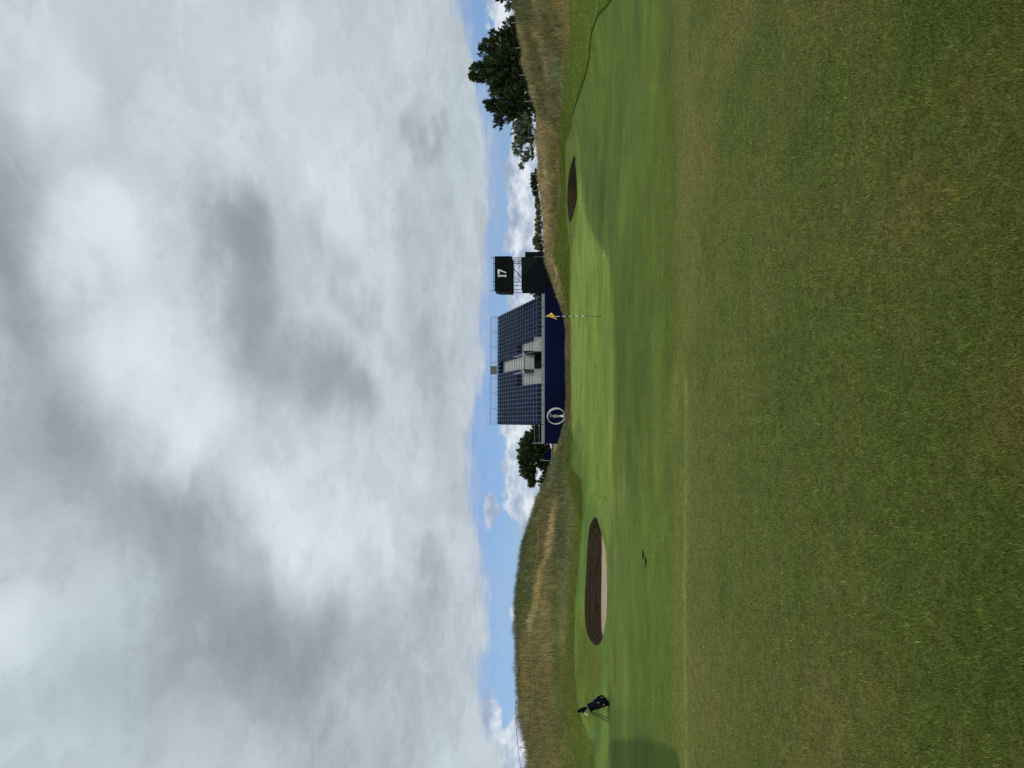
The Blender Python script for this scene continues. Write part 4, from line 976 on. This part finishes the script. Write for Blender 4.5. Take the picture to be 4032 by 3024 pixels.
# ------------------------------------------------------------------ rope with stakes over the left dune
rope_pts = [(2119, 2040), (2117, 2090), (2120, 2140), (2118, 2180), (2108, 2225), (2099, 2252), (2104, 2300), (2107, 2360), (2101, 2410), (2092, 2460), (2081, 2500), (2090, 2580), (2097, 2658), (2099, 2720), (2098, 2780), (2096, 2840), (2090, 2890), (2082, 2940), (2074, 2990)]
rw = []
for px, py in rope_pts:
    v = hit(px+10, py); Yr = v.y if v.y > 20 else float(np.interp((1512-py)/F, SG, LYs[6]))-1.5; rw.append(P(px, py, Yr))
mb = MB(); mb.tube(rw, .015, 5); o = mb.build('boundary_rope', M_rope); tag(o, 'thin straw-coloured rope strung over the big dune behind the left bunker', 'rope')
for k, lab in ((5, 'short wooden rope stake on the dune above the left bunker'), (10, 'short wooden rope stake near the middle of the long dune'), (16, 'short wooden rope stake on the dune above the golf bag')):
    v = rw[k]; gz = float(zat(np.array([v.x]), np.array([v.y]))[0]); mb = MB(); mb.tube([(0, 0, -.1), (0, 0, v.z-gz+.05)], .018, 6)
    o = mb.build('rope_stake', M_stake); o.location = (v.x, v.y, gz); tag(o, lab, 'stake', 'rope stakes on the left dune')
# ------------------------------------------------------------------ grey stakes along the right dune
stk = [(2013, 2090, 90, 'first grey stake from the right picture end of the dune, before the dark pine'), (2029, 2076, 189, 'second grey stake on the right dune, before the pine crown'), (2047, 2085, 296, 'third grey stake on the right dune, under the spire of the pine'), (2064, 2133, 399, 'fourth grey stake on the right dune, before the smaller pine'),
       (2083, 2128, 493, 'fifth grey stake on the right dune, before the grey-green bush'), (2078, 2128, 541, 'sixth grey stake on the right dune, in the middle of the grey-green bush'), (2092, 2126, 611, 'seventh grey stake on the right dune, at the edge of the grey-green bush'), (2092, 2128, 687, 'grey stake at the right side of the low dark hedge'), (2090, 2128, 751, 'grey stake at the left side of the low dark hedge'), (2108, 2132, 871, 'dark stake standing among the low olive bushes'), (2120, 2140, 922, 'short grey stake nearest to the tower')]
for pt_, pb_, py, lab in stk:
    s_ = (1512-py)/F; yh_ = float(np.interp(s_, SG, LYs[6])); a = P(pt_, py, yh_+.3); gz = float(zat(np.array([a.x]), np.array([a.y]))[0])
    mb = MB(); mb.tube([(0, 0, -.1), (.01, 0, (a.z-gz)*.5), (-.01, 0, a.z-gz)], .032, 6); o = mb.build('stake', M_stake); o.location = (a.x, a.y, gz); tag(o, lab, 'stake', 'stakes along the right dune')
# ------------------------------------------------------------------ steel crowd barriers on the left crest
M_bar = mat('dark_steel_tube', C_(72, 84, 100), .5, .4, .1, 5)
bars = [(2031, 2760, 2029, 2815, 'tops'), (2031, 2822, 2036, 2862, ''), (2032, 2866, 2040, 2941, ''), (2040, 2945, 2050, 3023, '')]
labs = ['steel tube barrier farthest along the crest, mostly hidden in dune grass', 'steel tube barrier second from the picture edge with a small round plate', 'steel tube barrier in the middle of the visible row on the crest', 'steel tube barrier nearest the picture edge on the dune crest']
for i, (xa_, ya_, xb_, yb_, _) in enumerate(bars):
    Yb = 46.5-i*.5; a = P(xa_, ya_, Yb); e = P(xb_, yb_, Yb-.4); r = empty('crowd_barrier', (a.x, a.y, a.z-1.05)); tag(r, labs[i], 'barrier', 'crowd barriers on the left dune crest')
    e_ = e-a; Hb = 1.05; up = Vector((0, 0, 1)); o0 = Vector((0, 0, Hb)); o1 = Vector((e_.x, e_.y, Hb+e_.z)); c_ = .09; dr = (o1-o0).normalized()
    mb = MB(); mb.tube([o0-up*Hb, o0-up*c_, o0-up*c_*.3+dr*c_*.3, o0+dr*c_, o1-dr*c_, o1-up*c_*.3-dr*c_*.3, o1-up*c_, o1-up*Hb], .017, 6)
    mb.tube([o0-up*.95, o1-up*.95], .015, 6); mb.build('frame', M_bar, r)
    mb = MB()
    for k in range(1, 8): p_ = o0.lerp(o1, k/8); mb.tube([p_-up*.95, p_-up*.52], .006, 5)
    mb.tube([o0-up*.52, o1-up*.52], .012, 5); mb.build('bars', M_bar, r)
    if i: mb = MB(); p_ = o0+dr*.12-up*.12; mb.tube([p_-Vector((0, .01, 0)), p_+Vector((0, .01, 0))], .035, 12); mb.build('round_plate', M_bar, r)
# ------------------------------------------------------------------ trees and bushes
def leafmat(name, col, tr=.15):
    M = bpy.data.materials.new(name); M.use_nodes = True; t = M.node_tree; t.nodes.clear(); q = NB(t)
    at = q.new('ShaderNodeAttribute', attribute_name='turf'); df = q.new('ShaderNodeBsdfDiffuse'); trn = q.new('ShaderNodeBsdfTranslucent'); ms = q.new('ShaderNodeMixShader'); ms.inputs[0].default_value = tr
    cc = q.vm('MULTIPLY', at.outputs['Color'], col); q.put(cc, df.inputs[0]); q.put(cc, trn.inputs[0])
    t.links.new(df.outputs[0], ms.inputs[1]); t.links.new(trn.outputs[0], ms.inputs[2])
    om = q.new('ShaderNodeOutputMaterial'); t.links.new(ms.outputs[0], om.inputs[0]); return M
M_pine = leafmat('pine_needles', C_(72, 84, 54), .2); M_pine2 = leafmat('dark_pine_needles', C_(66, 78, 50), .2)
M_willow = leafmat('grey_green_leaves', C_(120, 130, 108), .3); M_hedge = leafmat('dark_hedge_leaves', C_(58, 70, 50)); M_olive = leafmat('olive_leaves', C_(128, 130, 92), .3)
M_red = leafmat('reddish_leaves', C_(84, 66, 56), .25)
def tree(name, lobes, Y, basepx, label, cat, mt, nbr, nleaf, lsz, spiky=.5, brush=.24, depth=.8, group=None, seed=1, trunk_r=.18, hb=None):
    R = np.random.default_rng(seed); cpy = np.mean([l[1] for l in lobes]); c0 = P(basepx, cpy, Y)
    gz = 0.9; root = empty(name, (c0.x, Y, gz)); tag(root, label, cat, group)
    WL = []
    for (px, py, rx, ry) in lobes:
        v = P(px, py, Y); WL.append((v.x-c0.x, 0.0, v.z-gz, ry/F*Y, ry/F*Y*depth, rx/F*Y))
    vol = np.array([l[3]*l[5] for l in WL]); pr = vol/vol.sum()
    Vs, Cs, brs = [], [], []
    for k in range(nbr):
        l = WL[R.choice(len(WL), p=pr)]
        d = R.normal(size=3); d /= np.linalg.norm(d); r_ = R.uniform(.35, 1.0)**.5
        if d[2] < -.5: d[2] *= .5
        end = np.array([l[0]+d[0]*l[3]*r_, l[1]+d[1]*l[4]*r_, l[2]+d[2]*l[5]*r_])
        out = d*np.array([1, 1, .7])+np.array([0, 0, spiky]); out /= np.linalg.norm(out)
        ln = R.uniform(.6, 1.3)*min(l[3], l[5])*.55; st = end-out*ln
        tone = math.exp(R.normal(0, .28)); brs.append((st, end))
        t = R.random(nleaf)**.8; rad = brush*(1.05-t*.8)*R.random(nleaf)**.5*min(1.5, ln+.3)
        off = R.normal(size=(nleaf, 3)); off /= np.linalg.norm(off, axis=1)[:, None]
        cen = st+out*(t*ln*1.08)[:, None]+off*rad[:, None]
        a = off*.5+out+R.normal(0, .5, (nleaf, 3)); a /= np.linalg.norm(a, axis=1)[:, None]
        bb = np.cross(a, R.normal(size=(nleaf, 3))); bb /= np.linalg.norm(bb, axis=1)[:, None]
        sz = lsz*R.uniform(.6, 1.3, nleaf)[:, None]
        Vs.append(np.stack([cen-bb*sz*.28, cen+bb*sz*.28, cen+a*sz], 1)); Cs.append(np.repeat((tone*np.exp(R.normal(0, .25, nleaf)))[:, None, None]*np.ones((1, 3, 3)), 1, 1))
    Va = np.concatenate(Vs).reshape(-1, 3); Ca = np.concatenate(Cs).reshape(-1, 3); n_ = len(Va)//3
    o = npmesh('crown', Va, np.arange(3*n_), np.full(n_, 3), [mt], False, Ca); o.parent = root
    mb = MB(); top = max(l[2]+l[5]*.5 for l in WL); xm = WL[0][0]
    pts_ = [(0, 0, -.3), (xm*.2, 0, top*.3), (xm*.6, .1, top*.6), (xm, 0, top)]
    mb.tube(pts_, [trunk_r*1.3, trunk_r, trunk_r*.6, trunk_r*.15], 8)
    for (st, end) in brs[::max(1, len(brs)//60)]:
        z0 = max(.3, min(st[2]*.75, top*.9)); f_ = z0/top; b0 = np.array([xm*f_, 0, z0])
        mb.tube([b0, (b0+st)/2+np.array([0, 0, -.1]), st, end], [trunk_r*.35, trunk_r*.25, trunk_r*.15, .01], 5)
    mb.build('trunk', M_bark, root, True)
    return root
tree('pine_tree', [(1965, 265, 95, 100), (1880, 285, 42, 45), (1925, 180, 45, 50), (1985, 340, 70, 60), (2010, 200, 60, 90), (1870, 300, 30, 20), (2045, 260, 36, 120), (2035, 350, 50, 70), (2050, 160, 30, 70)], 95, 2080, 'tallest dark pine with spiky crown on the right dune, behind the stakes', 'tree', M_pine, 820, 60, .26, .7, .26, .7, 'dark pines behind the right dune', 11)
tree('pine_tree', [(1995, 425, 60, 58), (1940, 410, 40, 30), (2040, 440, 50, 60), (1965, 485, 28, 26), (2070, 430, 36, 95), (2030, 380, 50, 50), (2075, 340, 26, 60)], 92, 2100, 'smaller dark pine joined to the left side of the tallest pine', 'tree', M_pine2, 470, 55, .24, .7, .24, .7, 'dark pines behind the right dune', 12)
tree('pine_tree', [(1985, 140, 45, 40), (2010, 110, 34, 45), (1940, 128, 18, 14), (2030, 70, 20, 22), (2040, 110, 24, 60)], 88, 2050, 'low open pine at the right side of the tallest pine', 'tree', M_pine2, 170, 45, .22, .6, .22, .7, 'dark pines behind the right dune', 13)
tree('grey_bush', [(2048, 520, 38, 45), (2040, 575, 30, 42), (2075, 500, 38, 60), (2070, 620, 24, 25), (2055, 655, 14, 20), (2090, 580, 20, 50)], 84, 2110, 'grey-green leafy bush with open twigs beside the dark pines', 'bush', M_willow, 230, 40, .20, .4, .22, .8, 'bushes behind the right dune', 14, .08)
tree('thicket', [(2052, 120, 20, 60), (2066, 210, 20, 60), (2084, 300, 20, 60), (2102, 390, 20, 60), (2116, 460, 16, 40)], 88, 2120, 'low dark thicket filling the space under the pines along the dune crest', 'bush', M_hedge, 240, 55, .2, .2, .24, .8, 'bushes behind the right dune', 24, .06)
tree('dark_hedge', [(2108, 715, 18, 50), (2112, 750, 14, 22), (2105, 700, 16, 26)], 84, 2140, 'low dark rounded hedge bush alone on the right dune crest', 'bush', M_hedge, 120, 60, .18, .3, .22, .8, 'bushes behind the right dune', 15, .06)
tree('low_bush', [(2118, 812, 14, 40), (2122, 850, 12, 30), (2116, 790, 10, 20)], 86, 2140, 'low olive bush on the crest next to the dark hedge bush', 'bush', M_olive, 90, 45, .18, .3, .2, .8, 'bushes behind the right dune', 16, .05)
tree('low_bush', [(2120, 890, 14, 34), (2117, 870, 12, 24)], 87, 2140, 'middle one of the low olive bushes, with the dark stake', 'bush', M_olive, 80, 45, .18, .3, .2, .8, 'bushes behind the right dune', 17, .05)
tree('low_bush', [(2114, 950, 19, 34), (2125, 985, 20, 30), (2122, 925, 16, 22)], 88, 2145, 'olive bush touching the dark annex of the tower', 'bush', M_olive, 110, 45, .18, .3, .2, .8, 'bushes behind the right dune', 18, .05)
tree('low_bush', [(2106, 1150, 18, 22), (2120, 1170, 18, 26)], 100, 2150, 'olive bush showing between the tower and the grandstand', 'bush', M_olive, 60, 45, .2, .3, .2, .8, 'bushes behind the right dune', 23, .05)
tree('red_leaved_tree', [(1972, -15, 24, 30), (1998, -35, 40, 40)], 72, 2040, 'reddish leaved tree at the top corner of the picture above the dune', 'tree', M_red, 120, 45, .18, .4, .22, .8, None, 19, .08)
tree('grey_bush', [(2003, 28, 16, 20), (2014, 8, 18, 25)], 71, 2040, 'small thin green bush below the reddish tree on the dune crest', 'bush', M_willow, 60, 35, .16, .4, .2, .8, 'bushes behind the right dune', 20, .05)
tree('spreading_pine', [(2095, 1760, 55, 65), (2075, 1800, 45, 60), (2082, 1855, 40, 48), (2070, 1830, 34, 50), (2095, 1895, 22, 26), (2120, 1720, 50, 50), (2135, 1800, 36, 60), (2135, 1690, 34, 30), (2155, 1850, 22, 50)], 102, 2180, 'broad dark pine behind the left end of the grandstand', 'tree', M_pine2, 620, 60, .27, .6, .24, .8, None, 21, .2)
tree('spreading_pine', [(2128, 1905, 9, 26), (2140, 1880, 10, 30), (2150, 1905, 10, 24)], 100, 2180, 'thin lower boughs of a pine showing between the broad pine and the dune', 'tree', M_pine2, 60, 45, .24, .3, .2, .8, None, 22, .08)
